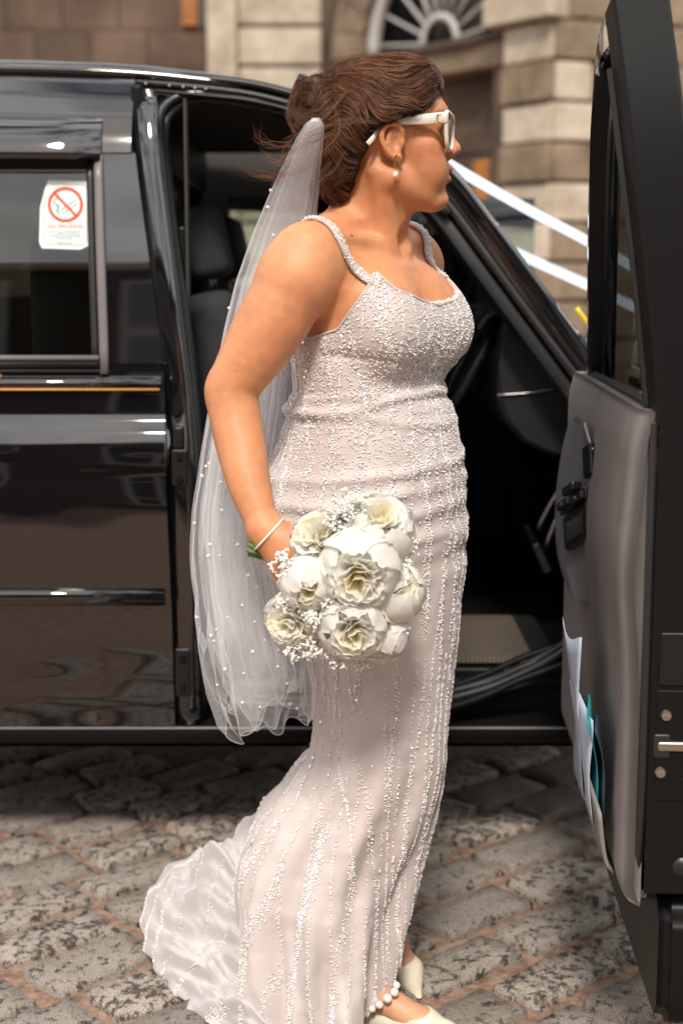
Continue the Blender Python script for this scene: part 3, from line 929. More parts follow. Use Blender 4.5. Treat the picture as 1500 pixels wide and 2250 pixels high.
arm_box('pull_cup_hollow', 1272, 1160, 38, 62, .012, M['gloss'], cup, .008, .006)
hd = arm_box('door_handle', 1298, 1012, 16, 70, .012, M['plastic'], door, .004, .004)
tube('handle_lever', [arm_pt(1303, 985, .016), arm_pt(1292, 1000, .020), arm_pt(1288, 1022, .020), arm_pt(1296, 1042, .014)], .0022, M['silver'], hd, n=16, m=6)
# map pocket lip along the lower trim
pk = [on_trim(.45, .56, .004), on_trim(.55, .56, .016), on_trim(.68, .555, .030), on_trim(.84, .54, .034), on_trim(.955, .50, .022)]
V = []
for i, p in enumerate(resample(pk, 18)):
    p = Vector(p)
    a_ = (p - H0).dot(DD)
    for j in range(8):
        z = p.z + (.395 - p.z) * j / 7
        base = on_trim(min(max(a_, .06), DL - .01), z, .0)
        k = max(0.0, 1 - j / 7) ** .5
        V.append(Vector((base.x + (p.x - base.x) * k, base.y, z)))
o = obj('map_pocket', py_mesh('map_pocket', V, grid_faces(18, 8)), M['trimgrey'], door)
o.modifiers.new('sol', 'SOLIDIFY').thickness = .005
# window frame: rear upright, sloping front bar, top bar
def bar(name, pts, wd, dp_, m_, n=20):
    P = resample([dp(*p) for p in pts], n)
    V, F = sweep(P, rect(wd, dp_, .006), up=NI)
    o = obj(name, py_mesh(name, V, F), m_, door); o.modifiers.new('es', 'EDGE_SPLIT').split_angle = R(40)
    return o
bar('frame_upright', [(DL - .02, -.06, 1.13), (DL - .02, -.06, 1.35), (DL - .03, -.06, 1.58), (DL - .06, -.06, 1.79)], .085, .085, M['trimdark'])
bar('frame_top', [(DL - .05, -.05, 1.76), (.80, -.05, 1.75), (.62, -.05, 1.66), (.40, -.045, 1.46), (.16, -.04, 1.20), (.10, -.04, 1.13)], .062, .055, M['paint'], 30)
bar('frame_channel', [(DL - .075, -.035, 1.14), (DL - .075, -.035, 1.40), (DL - .09, -.035, 1.70)], .022, .05, M['rubber'])
bar('frame_channel', [(.80, -.03, 1.715), (.63, -.03, 1.62), (.42, -.028, 1.42), (.18, -.026, 1.18)], .020, .035, M['seal'])
bar('belt_seal', [(DL - .06, -.02, 1.182), (.6, -.02, 1.182), (.14, -.02, 1.180)], .016, .018, M['rubber'])
# glass in the door
gl = [dp(a, -.055, z) for a, z in ((.17, 1.17), (DL - .06, 1.17), (DL - .09, 1.70), (.80, 1.70), (.62, 1.62), (.40, 1.42))]
obj('door_glass', py_mesh('door_glass', gl, [tuple(range(6))], False), M['glass'], door)
bar('outer_belt', [(DL - .02, -.118, 1.165), (.5, -.118, 1.165), (.05, -.118, 1.16)], .02, .014, M['plastic'])
mir = slab('door_mirror', [(.10, 1.16), (.10, 1.34), (.20, 1.36), (.26, 1.30), (.25, 1.18)], -.33, -.16, M['plastic'], door, .025, 3)
# latch face: recess strip, latch mouth, screws, edge lip
ROTD = Matrix((DD, NI, Vector((0, 0, 1)))).transposed()
box('latch_plate', dp(DL + .021, -.062, .655), (.006, .075, .18), M['trimdark'], door, rot=ROTD, bevel=.002)
lt_ = box('latch_claw', dp(DL + .024, -.058, .655), (.010, .06, .016), M['steel'], door, rot=ROTD, bevel=.004)
box('latch_mouth', dp(DL + .0225, -.035, .655), (.008, .026, .040), M['rubber'], door, rot=ROTD, bevel=.004)
for t, z in ((-.040, .705), (-.034, .612), (-.078, .602)):
    bm = bmesh.new()
    mtx = Matrix.Translation(dp(DL + .026, t, z)) @ ROTD.to_4x4() @ Matrix.Rotation(R(90), 4, 'Y')
    bmesh.ops.create_cone(bm, cap_ends=True, segments=16, radius1=.0095, radius2=.0075, depth=.005, matrix=mtx)
    box_bm(bm, dp(DL + .0285, t, z), (.002, .010, .0025), ROTD); box_bm(bm, dp(DL + .0286, t, z), (.002, .0025, .010), ROTD)
    obj('latch_screw', bm_mesh('latch_screw', bm), M['steel'], door)
box('edge_face', dp(DL + .0206, -.064, .78), (.003, .098, .74), M['trimdark'], door, rot=ROTD, bevel=.001)
box('edge_band', dp(DL + .0225, -.07, .795), (.006, .085, .085), M['plastic'], door, rot=ROTD, bevel=.003)
bar('door_edge_seal', [(DL + .012, -.010, 1.16), (DL + .012, -.010, .8), (DL + .010, -.010, .55), (DL - .03, -.010, .40), (DL - .12, -.010, .365)], .012, .014, M['rubber'], 30)
bm = bmesh.new(); bmesh.ops.create_cone(bm, cap_ends=True, segments=20, radius1=.018, radius2=.016, depth=.006, matrix=Matrix.Translation(dp(DL + .020, -.075, .455)) @ ROTD.to_4x4() @ Matrix.Rotation(R(90), 4, 'Y'))
obj('drain_plug', bm_mesh('drain_plug', bm, True), M['rubber'], door)

# papers sticking out of the map pocket
def sheet(name, a, z0, z1, wd, off, m_, label, cat, seed, parent=None):
    rr = np.random.default_rng(seed); V = []
    ph_ = rr.uniform(0, 6, 3)
    for i in range(8):
        for j in range(10):
            s = i / 7 - .5; t = j / 9
            z = z0 + (z1 - z0) * t + .012 * math.sin(ph_[0] + s * 5) * t
            wv = off + .010 * math.sin(t * 4 + ph_[1] + s * 3) * t + .018 * t
            V.append(on_trim(min(a + s * wd + .03 * t, DL - .01), max(min(z, 1.1), .4), 0) * 1 + NI * wv)
    o = obj(name, py_mesh(name, V, grid_faces(8, 10)), m_)
    o.modifiers.new('sol', 'SOLIDIFY').thickness = .0012
    return tag(o, label, cat)
M['paper'] = mat('paper', (.46, .53, .62), .6, var=(30, (.36, .42, .52)))
M['teal'] = mat('teal_card', (.02, .25, .27), .5)
M['navy'] = mat('navy_card', (.02, .055, .085), .45)
sheet('paper_sheet', .80, .46, .66, .20, .030, M['paper'], 'crumpled pale blue paper poking from the door pocket beside the teal folder', 'paper', 1)
sheet('paper_sheet', .72, .47, .76, .16, .036, M['paper'], 'tall torn pale paper sheet standing highest out of the door pocket', 'paper', 5)
sheet('card_folder', .82, .47, .66, .16, .022, M['teal'], 'thin teal card folder tucked in the open door pocket', 'folder', 2)
sheet('card_folder', .84, .47, .64, .16, .013, M['navy'], 'dark navy folder against the grey door trim', 'folder', 3)

# wedding ribbons from the roof to the bonnet nose
M['ribbon'] = mat('white_satin', (.50, .57, .68), .35, sheen=.3, coat=.1)
def ribbon(name, pts, wd, label):
    P = resample(pts, 40)
    V, F = sweep(P, rect(wd, .0015, .0004), up=(-.25, -.55, .8))
    return tag(obj(name, py_mesh(name, V, F), M['ribbon']), label, 'ribbon')
def lp(u0, v0, Y0, u1, v1, Y1):
    p0, p1 = at(u0, v0, Y0), at(u1, v1, Y1)
    return [p0, p0.lerp(p1, .33) + Vector((0, 0, -.004)), p0.lerp(p1, .66) + Vector((0, 0, -.004)), p1, p1 + (p1 - p0) * .9]
ribbon('wedding_ribbon', lp(935, 330, 3.60, 1300, 535, 3.66), .046, 'wide white satin ribbon stretched from the roof past the screen pillar')
ribbon('wedding_ribbon', lp(935, 458, 4.95, 1300, 630, 4.75), .042, 'white satin ribbon on the far side, seen through the windscreen glass')
# ---------------------------------------------------------------- stone building behind
def stone(name, c0, c1, sc=3.0):
    return mat(name, c0, .9, bump=(14, .5, .02), var=(sc, c1))
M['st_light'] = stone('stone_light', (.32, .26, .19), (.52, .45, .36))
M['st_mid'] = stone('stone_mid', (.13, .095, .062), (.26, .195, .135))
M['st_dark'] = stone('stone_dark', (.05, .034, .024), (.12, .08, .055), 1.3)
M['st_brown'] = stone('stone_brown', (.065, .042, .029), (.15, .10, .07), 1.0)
M['white_wood'] = mat('white_joinery', (.42, .40, .38), .5)
M['lit_orange'] = mat('lit_orange_colour', (.42, .16, .03), .5, var=(6, (.25, .09, .02)))  # light of the lit openings put into an orange colour, no emission
M['win_dark'] = mat('dark_window_pane', (.02, .02, .022), .08, coat=1)
bld = empty('stone_building', (1.0, 14.0, 0))
tag(bld, 'weathered brown stone building with an arched fanlight doorway behind the taxi', 'building')
COR = at(1198, 600, 11.5); COR.z = 0        # nearest corner of the portal
LD = Vector((-.60, .80, 0)).normalized()   # left face runs back
RD = Vector((.93, .36, 0)).normalized()
def oriented_box(name, c, s, xd, m_, parent, bevel=.03):
    xd = xd.normalized(); yd = Vector((-xd.y, xd.x, 0))
    rot = Matrix((xd, yd, Vector((0, 0, 1)))).transposed()
    return box(name, c, s, m_, parent, rot=rot, bevel=bevel, seg=2)
def face_box(name, d, a0, a1, z0, z1, th, m_, parent=bld, bevel=.02, out=0.0):
    """box on a face through COR along d between a0..a1; thickness th goes behind the face"""
    n_ = Vector((-d.y, d.x, 0))
    cen = COR + d * ((a0 + a1) / 2)
    if n_.dot(cen) < 0: n_ = -n_           # away from the camera
    c = cen + n_ * (th / 2 - out)
    return oriented_box(name, (c.x, c.y, (z0 + z1) / 2), (abs(a1 - a0), th, z1 - z0), d, m_, parent, bevel)
# corner pier: courses alternate long and short on both faces
z = 0.0; k = 0
while z < 5.6:
    h = .30
    l1, l2 = (.56, .30) if k % 2 else (.40, .40)
    face_box('stone_block', LD, -.02, .52, z + .008, z + h - .008, .42, random.choice([M['st_light'], M['st_light'], M['st_mid']]), out=.03 if k % 2 else .0)
    face_box('stone_block', RD, .03, l2 + .04, z + .01, z + h - .01, .36, random.choice([M['st_light'], M['st_mid']]), out=.05)
    face_box('stone_block', RD, l2 + .06, 1.2, z + .01, z + h - .01, .36, M['st_mid'], out=.0)
    z += h; k += 1
face_box('stone_wall', RD, .2, 9.0, 0, 9, .5, M['st_mid'], out=-.2)
face_box('pier_cap', LD, -.08, .66, 3.30, 3.52, .5, M['st_light'], out=.10)
# doorway wall with arch on the left face
A0, A1 = .55, 3.2
AC, AR = 1.44, .84                          # arch centre along face, radius
ZS = 3.28
face_box('door_surround', LD, .52, AC - AR - .02, 0, 6, .4, M['st_mid'], out=-.08)
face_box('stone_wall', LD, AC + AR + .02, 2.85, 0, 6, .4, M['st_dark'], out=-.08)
face_box('lintel', LD, AC - AR, AC + AR, ZS - .24, ZS, .3, M['st_mid'], out=-.10)
face_box('lintel_moulding', LD, AC - AR, AC + AR, ZS - .05, ZS + .02, .3, M['st_dark'], out=-.05)
nL = Vector((-LD.y, LD.x, 0))
if nL.dot(COR) < 0: nL = -nL
def fl(a, z, dep): 
    p = COR + LD * a + nL * dep
    return Vector((p.x, p.y, z))
arcp = [fl(AC + AR * math.cos(t), ZS + AR * math.sin(t), .10) for t in np.linspace(math.pi, 0, 30)]
tube('fanlight_arch', arcp, 0, M['white_wood'], bld, raw=True, prof=rect(.12, .10, .02), up=nL)
arcp = [fl(AC + .22 * math.cos(t), ZS + .02 + .22 * math.sin(t), .14) for t in np.linspace(math.pi, 0, 16)]
tube('fanlight_hub', arcp, 0, M['white_wood'], bld, raw=True, prof=rect(.06, .05, .01), up=nL)
for t in np.linspace(.10, math.pi - .10, 10):
    tube('fanlight_bar', [fl(AC + r_ * math.cos(t), ZS + .02 + r_ * math.sin(t), .14) for r_ in (.22, .5, AR - .03)], 0, M['white_wood'], bld, n=4, prof=rect(.024, .03, .006), up=nL)
# arch spandrel: ring of stones round the fanlight
for t in np.linspace(math.pi, 0, 16)[:-1]:
    t2 = t - math.pi / 15
    bm = bmesh.new()
    pts = [(AR + .03, t), (AR + .45, t), (AR + .45, t2 + .012), (AR + .03, t2 + .012)]
    va = [bm.verts.new(fl(AC + r_ * math.cos(q), ZS + r_ * math.sin(q), -.02)) for r_, q in pts]
    vb = [bm.verts.new(fl(AC + r_ * math.cos(q), ZS + r_ * math.sin(q), .35)) for r_, q in pts]
    bm.faces.new(va); bm.faces.new(vb[::-1])
    for i in range(4): bm.faces.new((va[i], vb[i], vb[(i + 1) % 4], va[(i + 1) % 4]))
    obj('arch_stone', bm_mesh('arch_stone', bm), random.choice([M['st_dark'], M['st_mid']]), bld)
face_box('fanlight_glass', LD, AC - AR, AC + AR, ZS, ZS + AR, .02, M['win_dark'], out=-.17, bevel=0)
face_box('door_frame', LD, AC - AR, AC - AR + .16, 0, ZS - .24, .16, M['st_dark'], out=-.12)
face_box('door_leaf', LD, AC - AR + .16, AC + AR, 0, ZS - .24, .08, M['st_dark'], out=-.34)
for (a_, w_) in ((AC - AR + .42, .20), (AC + .25, .24)):
    face_box('lit_interior_panel', LD, a_, a_ + w_, 1.0, 2.35, .03, M['lit_orange'], out=-.325)  # orange patches stand for the lit interior seen in the doorway
face_box('door_rail', LD, AC - AR + .16, AC + AR, 2.40, 2.62, .06, M['st_dark'], out=-.32)
# left pier with block courses and the dark wall beyond
pY = 15.0
x0, x1, x2 = at(455, 100, pY).x, at(522, 100, pY).x, at(706, 100, pY).x
box('pilaster_shaft', ((x0 + x1) / 2, pY + .2, 3.2), (x1 - x0, .5, 6.4), M['st_light'], bld, bevel=.02)
z = .05
while z < 5.6:
    box('stone_block', ((x1 + x2) / 2 + .01, pY + .15, z + .175), (x2 - x1 - .02, .6, .345), random.choice([M['st_light'], M['st_light'], M['st_mid']]), bld, bevel=.025)
    z += .375
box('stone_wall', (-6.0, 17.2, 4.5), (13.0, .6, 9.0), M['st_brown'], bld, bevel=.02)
# coursed blocks on the far dark wall, where they show
for r_ in range(7):
    for c_ in range(9):
        zc = 2.6 + r_ * .42; xc = -4.6 + c_ * .62 + (r_ % 2) * .31
        if xc > -.9: continue
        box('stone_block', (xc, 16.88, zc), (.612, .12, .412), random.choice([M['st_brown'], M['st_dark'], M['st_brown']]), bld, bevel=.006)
wx = at(418, 15, 16.8)
box('window_lit', (wx.x, 16.80, wx.z + .1), (.17, .08, .6), M['lit_orange'], bld, bevel=.01)  # window's lit look is only its orange colour
box('window_dark', (wx.x + .2, 16.80, wx.z + .1), (.14, .08, .6), M['win_dark'], bld, bevel=.01)
box('stone_wall', (1.0, 16.9, 4.5), (1.6, .5, 9), M['st_dark'], bld, bevel=.02)

# ---------------------------------------------------------------- terrace across the street (behind the photographer)
opp = empty('stone_terrace', (0, -10, 0))
tag(opp, 'pale stone terrace with white sash windows across the street', 'building')
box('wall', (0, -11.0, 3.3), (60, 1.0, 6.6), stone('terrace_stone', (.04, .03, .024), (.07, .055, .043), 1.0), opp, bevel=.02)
for k in range(-7, 8):
    for zc in (1.9, 4.9):
        X = k * 2.6 + .6
        wd_ = box('window', (X, -10.47, zc), (1.25, .10, 2.0), M['white_wood'], opp, bevel=.02)
        for sx in (-.29, .29):
            for sz in (-.46, .46):
                box('pane', (X + sx, -10.415, zc + sz), (.46, .02, .80), M['win_dark'], wd_, bevel=.004)
        box('sill', (X, -10.38, zc - 1.06), (1.5, .22, .10), M['st_light'], wd_, bevel=.015)
box('cornice', (0, -10.4, 6.5), (60, .5, .35), M['st_light'], opp, bevel=.04)
# ---------------------------------------------------------------- implicit surfaces (numpy) -> meshes
def smin(a, b, k):
    if k <= 0: return np.minimum(a, b)
    h = np.clip(.5 + .5 * (b - a) / k, 0, 1)
    return b + (a - b) * h - k * h * (1 - h)
def smax(a, b, k): return -smin(-a, -b, k)
class Field:
    def __init__(self): self.ops = []; self.post = None
    def add(self, fn, c, rad, op='u', k=.01):
        self.ops.append((fn, np.array(c, np.float64), rad, op, k)); return self
    def capsule(self, a, b, r1, r2, k=.01, op='u', flat=None):
        a, b = np.array(a, float), np.array(b, float); ba = b - a; L2 = ba @ ba + 1e-12
        def fn(P):
            pa = P - a
            h = np.clip(pa @ ba / L2, 0, 1)
            q = pa - h[:, None] * ba
            if flat is not None:
                d_, f_ = flat
                q = q + np.outer(q @ d_, d_) * (f_ - 1)
            return np.sqrt((q * q).sum(1)) - (r1 + (r2 - r1) * h)
        return self.add(fn, (a + b) / 2, np.linalg.norm(ba) / 2 + max(r1, r2), op, k)
    def chain(self, pts, rs, k=.01, op='u'):
        for i in range(len(pts) - 1): self.capsule(pts[i], pts[i + 1], rs[i], rs[i + 1], k, op)
        return self
    def ell(self, c, r, axes=None, k=.01, op='u'):
        c = np.array(c, float); r = np.array(r, float); A = np.array(axes, float) if axes is not None else np.eye(3)
        def fn(P):
            q = (P - c) @ A.T
            k0 = np.sqrt(((q / r) ** 2).sum(1)) + 1e-9
            k1 = np.sqrt(((q / r ** 2) ** 2).sum(1)) + 1e-9
            return k0 * (k0 - 1) / k1
        return self.add(fn, c, max(r), op, k)
    def eval(self, P, far=.08, cen=None, brad=0.0):
        """P (n,3); with cen (nb,3) P is nb blocks of equal length and far ops are skipped block by block"""
        P = np.asarray(P, float)
        d = np.full(len(P), far)
        if cen is not None:
            nb = len(cen); P3 = P.reshape(nb, -1, 3); d2 = d.reshape(nb, -1)
        for fn, c, rad, op, k in self.ops:
            if cen is None:
                s = ((P - c) ** 2).sum(1) < (rad + .09 + k) ** 2
                if not s.any(): continue
                e = fn(P[s]); D = d; old = d[s]
            else:
                s = ((cen - c) ** 2).sum(1) < (rad + brad + .012 + k) ** 2
                if not s.any(): continue
                Q = P3[s]; e = fn(Q.reshape(-1, 3)).reshape(Q.shape[:2]); D = d2; old = d2[s]
            if op == 'u': D[s] = smin(old, e, k)
            elif op == 's': D[s] = smax(old, -e, k)
            elif op == 'i': D[s] = smax(old, e, k)
        if self.post: d = self.post(P, d)
        return d
    def grad(self, P, e=.0015):
        g = np.stack([self.eval(P + np.eye(3)[k] * e) - self.eval(P - np.eye(3)[k] * e) for k in range(3)], 1)
        return g / (np.linalg.norm(g, axis=1)[:, None] + 1e-9)
    def project(self, P, level=0.0, it=6):
        P = np.array(P, float)
        for _ in range(it):
            d = self.eval(P) - level
            P = P - self.grad(P) * (d * .9)[:, None]
        return P
def polygonize(field, h, lo, hi, B=8):
    lo, hi = np.array(lo, float), np.array(hi, float)
    nb = np.ceil((hi - lo) / (B * h)).astype(int)
    ib = np.stack(np.meshgrid(*[np.arange(n_) for n_ in nb], indexing='ij'), -1).reshape(-1, 3)
    cen = lo + (ib + .5) * B * h
    d = field.eval(cen)
    ids = ib[np.abs(d) < B * h * 1.25]
    off = np.stack(np.meshgrid(*[np.arange(B + 1)] * 3, indexing='ij'), -1).reshape(-1, 3)
    NX = nb * B + 2
    keys, pos, edges = [], [], []
    cor = np.array([(i, j, k) for i in (0, 1) for j in (0, 1) for k in (0, 1)])
    epairs = [(a, b) for a in range(8) for b in range(a + 1, 8) if np.abs(cor[a] - cor[b]).sum() == 1]
    for s0 in range(0, len(ids), 1500):
        bi = ids[s0:s0 + 1500]
        G = (bi[:, None, :] * B + off[None]).reshape(-1, 3)
        D = field.eval(lo + G * h, cen=lo + (bi + .5) * B * h, brad=B * h * .88).reshape(len(bi), B + 1, B + 1, B + 1)
        Cv = np.stack([D[:, c[0]:c[0] + B, c[1]:c[1] + B, c[2]:c[2] + B] for c in cor], -1)
        sg = Cv < 0
        sm = sg.sum(-1)
        m = (sm > 0) & (sm < 8)
        w_ = np.argwhere(m)
        vals = Cv[m]
        g = bi[w_[:, 0]] * B + w_[:, 1:]
        acc = np.zeros((len(g), 3)); cnt = np.zeros(len(g))
        for a, b in epairs:
            va, vb = vals[:, a], vals[:, b]
            x = (va < 0) != (vb < 0)
            t = np.where(x, va / np.where(x, va - vb, 1), 0)
            acc += np.where(x[:, None], cor[a] + (cor[b] - cor[a]) * t[:, None], 0); cnt += x
        pos.append(lo + (g + acc / cnt[:, None]) * h)
        keys.append((g[:, 0].astype(np.int64) * NX[1] + g[:, 1]) * NX[2] + g[:, 2])
        edges.append(np.stack([vals[:, 0], vals[:, 4], vals[:, 2], vals[:, 1]], 1))   # origin, +x, +y, +z
    keys = np.concatenate(keys); pos = np.concatenate(pos); ev = np.concatenate(edges)
    o = np.argsort(keys); keys, pos, ev = keys[o], pos[o], ev[o]
    st = np.array([NX[1] * NX[2], NX[2], 1], np.int64)
    quads = []
    for ax in range(3):
        b, c = (ax + 1) % 3, (ax + 2) % 3
        x = (ev[:, 0] < 0) != (ev[:, 1 + ax] < 0)
        k0 = keys[x]; fl_ = ev[x, 0] < 0
        q = np.stack([k0, k0 - st[b], k0 - st[b] - st[c], k0 - st[c]], 1)
        idx = np.searchsorted(keys, q); idx = np.clip(idx, 0, len(keys) - 1)
        ok = (keys[idx] == q).all(1)
        idx, fl_ = idx[ok], fl_[ok]
        idx[~fl_] = idx[~fl_][:, ::-1]
        quads.append(idx)
    return pos, np.concatenate(quads)
# ---------------------------------------------------------------- the bride
YAW = R(57)
BF = np.array([math.sin(YAW), -math.cos(YAW), 0]); BR = np.array([-math.cos(YAW), -math.sin(YAW), 0]); UP = np.array([0, 0, 1.0])
CB = np.array([.050, 2.62, 0])
def bp(f, r, z): return CB + BF * f + BR * r + UP * z
BAX = np.stack([BF, BR, UP])
# head frame
HY, HP = R(5), R(3)
HO = np.array([.076, 2.588, 1.602])
hf0 = np.array([math.cos(HY), math.sin(HY), 0]); HS = np.array([math.sin(HY), -math.cos(HY), 0])
HF = hf0 * math.cos(HP) + UP * math.sin(HP); HU = UP * math.cos(HP) - hf0 * math.sin(HP)
HAX = np.stack([HF, HS, HU])
def hp_(f, s, u): return HO + HF * f + HS * s + HU * u
def hloc(P): return (np.asarray(P) - HO) @ HAX.T
A3 = lambda u, v, Y: np.array(at(u, v, Y))

# --- torso as stacked ellipses (also the form the dress is cut on)
TZ = np.array([.70, .80, .88, .95, 1.02, 1.08, 1.14, 1.19, 1.24, 1.30, 1.36, 1.40, 1.43, 1.455])
TA = np.array([.060, .115, .168, .188, .180, .163, .150, .147, .150, .156, .160, .150, .118, .070])
TB = np.array([.045, .085, .126, .145, .140, .128, .118, .116, .117, .116, .108, .095, .075, .050])
TC = np.array([.0, .0, -.004, -.006, -.004, .0, .0, -.002, -.004, -.006, -.010, -.014, -.018, -.020])
def torso(P, zlo=.66):
    q = (P - CB) @ BAX.T
    z = q[:, 2]
    a, b, c = (np.interp(z, TZ, T) for T in (TA, TB, TC))
    k = np.sqrt((q[:, 1] / a) ** 2 + ((q[:, 0] - c) / b) ** 2)
    d = (k - 1) * np.minimum(a, b) * .95
    return np.maximum(d, np.maximum(z - 1.462, zlo - z))
def add_torso(F, dress=False):
    F.add(lambda P: torso(P, .72), bp(0, 0, 1.08), .45, 'u', .02)
    kb = .045 if not dress else .06
    for s in (-1, 1):
        F.ell(bp(.082, .072 * s, 1.292), (.068, .072, .070), BAX, .030)
        F.ell(bp(.060, .068 * s, 1.336), (.060, .064, .060), BAX, .030)
        F.ell(bp(-.075, .085 * s, .945), (.088, .095, .105), BAX, .05)      # seat
    F.ell(bp(.064, 0, 1.06), (.055, .095, .11), BAX, .06)                   # belly
    return F
def add_shoulders(F):
    F.capsule(bp(-.022, .045, 1.475), bp(-.022, .150, 1.428), .036, .034, .04)
    F.capsule(bp(-.022, -.045, 1.475), bp(-.022, -.150, 1.428), .036, .034, .04)
    F.capsule(bp(-.02, .10, 1.37), bp(-.01, .15, 1.40), .06, .05, .04)
    F.capsule(bp(-.02, -.10, 1.37), bp(-.01, -.15, 1.40), .06, .05, .04)
    return F
NB = bp(-.020, 0, 1.42)
body = Field()
add_torso(body)
# cleavage
body.capsule(bp(.142, .0, 1.385), bp(.146, .0, 1.20), .003, .010, .020, 's')
add_shoulders(body)
# clavicles and neck
body.capsule(bp(.052, .022, 1.432), bp(.018, .135, 1.452), .010, .010, .020)
body.capsule(bp(.052, -.022, 1.432), bp(.018, -.135, 1.452), .010, .010, .020)
body.capsule(hp_(-.020, 0, -.02), NB, .050, .058, .03)
body.capsule(hp_(.005, 0, -.085), bp(.020, 0, 1.43), .040, .040, .025)
body.capsule(hp_(-.022, .052, -.045), bp(.052, .016, 1.432), .016, .011, .022)
body.capsule(hp_(-.022, -.052, -.045), bp(.052, -.016, 1.432), .016, .011, .022)
body.ell(bp(.070, 0, 1.445), (.010, .012, .014), BAX, .024, 's')
# right arm (towards the camera)
ARM = [(676, 562, 2.484, .0560), (645, 622, 2.468, .0590), (608, 690, 2.458, .0590), (568, 757, 2.452, .0545), (535, 810, 2.450, .0470), (511, 858, 2.450, .0425), (516, 915, 2.442, .0415), (529, 980, 2.424, .0400), (547, 1062, 2.396, .0345), (565, 1120, 2.376, .0285), (578, 1160, 2.365, .0250)]
AP = resample([(*at(u, v, Y), r_) for u, v, Y, r_ in ARM], 30)
EL = A3(511, 850, 2.45); WR = AP[-1, :3].copy()
for i in range(29):
    body.capsule(AP[i, :3], AP[i + 1, :3], AP[i, 3], AP[i + 1, 3], .020 if i < 4 else .004)
body.ell(EL + np.array([-.026, .006, -.006]), (.014, .018, .024), None, .022)
# left arm behind the body
SHl = bp(-.012, -.158, 1.405); ELl = np.array([.10, 2.88, 1.14]); WRl = np.array([.12, 2.80, .92])
body.chain([SHl, SHl + (ELl - SHl) * .45, ELl], [.056, .050, .042], .035)
body.chain([ELl, ELl + (WRl - ELl) * .3, WRl], [.042, .041, .026], .02)
# right hand round the bouquet handle
KN = [A3(650, 1184, 2.336), A3(640, 1212, 2.328), A3(627, 1236, 2.330), A3(611, 1254, 2.338)]
for i, kpt in enumerate(KN):
    body.capsule(WR + (KN[1] - WR) * .12, kpt, .0215, .0125, .018)
    e1 = np.array([.42, -.12, -.82]) if i == 0 else np.array([.38, .02, -.86])
    e1 /= np.linalg.norm(e1); L = (.040, .044, .041, .033)[i]
    p1 = kpt + e1 * L
    e2 = np.array([.12, .88, -.40]); e2 /= np.linalg.norm(e2); p2 = p1 + e2 * L * .68
    e3 = np.array([-.55, .62, .52]); e3 /= np.linalg.norm(e3); p3 = p2 + e3 * L * .55
    body.chain([kpt, p1, p2, p3], [.0112, .0098, .0088, .0075], .004)
T0 = WR + np.array([.014, .012, -.008]); T1 = A3(632, 1165, 2.372); T2 = A3(668, 1180, 2.352); T3 = A3(694, 1190, 2.336)
body.chain([T0, T1, T2, T3], [.017, .0135, .0110, .0085], .008)
# left hand, loosely curled
for i in range(4):
    k0 = WRl + np.array([-.012 + .016 * i - .012, .004 * i, -.085]); e = np.array([.0, -.006, -.036])
    body.chain([WRl, k0], [.022, .011], .012)
    body.chain([k0, k0 + e, k0 + e + np.array([-.004, -.018, -.018]), k0 + e + np.array([-.004, -.03, -.004])], [.0105, .0095, .0085, .0075], .004)
body.chain([WRl, WRl + np.array([-.03, -.03, -.05]), WRl + np.array([-.03, -.05, -.085])], [.016, .012, .0085], .008)
# legs
HRp, HLp = bp(0, .09, .90), bp(0, -.09, .90)
AKr = A3(822, 2185, 2.575); AKl = A3(858, 2068, 2.735)
KNr = np.array([.09, 2.63, .54]); KNl = np.array([.09, 2.70, .55])
body.chain([HRp, KNr], [.062, .046], .03); body.chain([KNr, KNr + (AKr - KNr) * .35, AKr], [.048, .044, .028], .03)
body.chain([HLp, KNl], [.062, .046], .03); body.chain([KNl, KNl + (AKl - KNl) * .35, AKl], [.048, .044, .028], .03)
# feet in heels
BLr = ground_at(910, 2228); TOr = ground_at(985, 2262)
BLr = np.array([.150, 2.530, .028]); TOr = np.array([.225, 2.500, .016])
BLl = np.array([.128, 2.715, .040]); TOl = np.array([.143, 2.690, .014])
body.chain([AKr, BLr, TOr], [.029, .026, .011], .02)
body.capsule(AKr, AKr + np.array([-.030, .012, -.030]), .026, .022, .02)
body.chain([AKl, BLl, TOl], [.028, .025, .011], .02)
body.capsule(AKl, AKl + np.array([-.028, .008, -.018]), .025, .021, .02)
# --- head
hd_ = body
def he(c, r, k=.012, op='u', rot=None):
    ax = HAX if rot is None else rot @ HAX
    hd_.ell(hp_(*c), r, ax, k, op)
def hc(a, b, r1, r2, k=.01, op='u'): hd_.capsule(hp_(*a), hp_(*b), r1, r2, k, op)
he((0, 0, .042), (.098, .076, .080), .02)
he((.048, 0, .052), (.052, .060, .056), .02)
he((.047, 0, -.022), (.050, .056, .066), .025)
he((.040, 0, -.062), (.052, .048, .046), .02)
for s in (-1, 1):
    he((.060, .043 * s, -.008), (.024, .022, .020), .018)
    he((.064, .033 * s, -.036), (.029, .026, .030), .018)
    he((.070, .027 * s, -.050), (.024, .022, .030), .018)
    hc((.002, .053 * s, -.056), (.072, .016 * s, -.098), .017, .014, .022)
he((.074, 0, -.046), (.029, .032, .036), .016)
he((.083, 0, -.0945), (.0205, .022, .0165), .014)
for s in (-1, 1):
    hc((.0955, .011 * s, .052), (.078, .044 * s, .050), .010, .009, .014)          # brow ridge
    he((.107, .033 * s, .029), (.018, .019, .0145), .012, 's')                      # socket
    he((.0815, .0325 * s, .0275), (.0135, .0150, .0125), .004)                      # lids over the eye
hc((.0955, 0, .034), (.1165, 0, -.006), .0080, .0090, .010)
he((.1185, 0, -.0105), (.0096, .0092, .0088), .006)
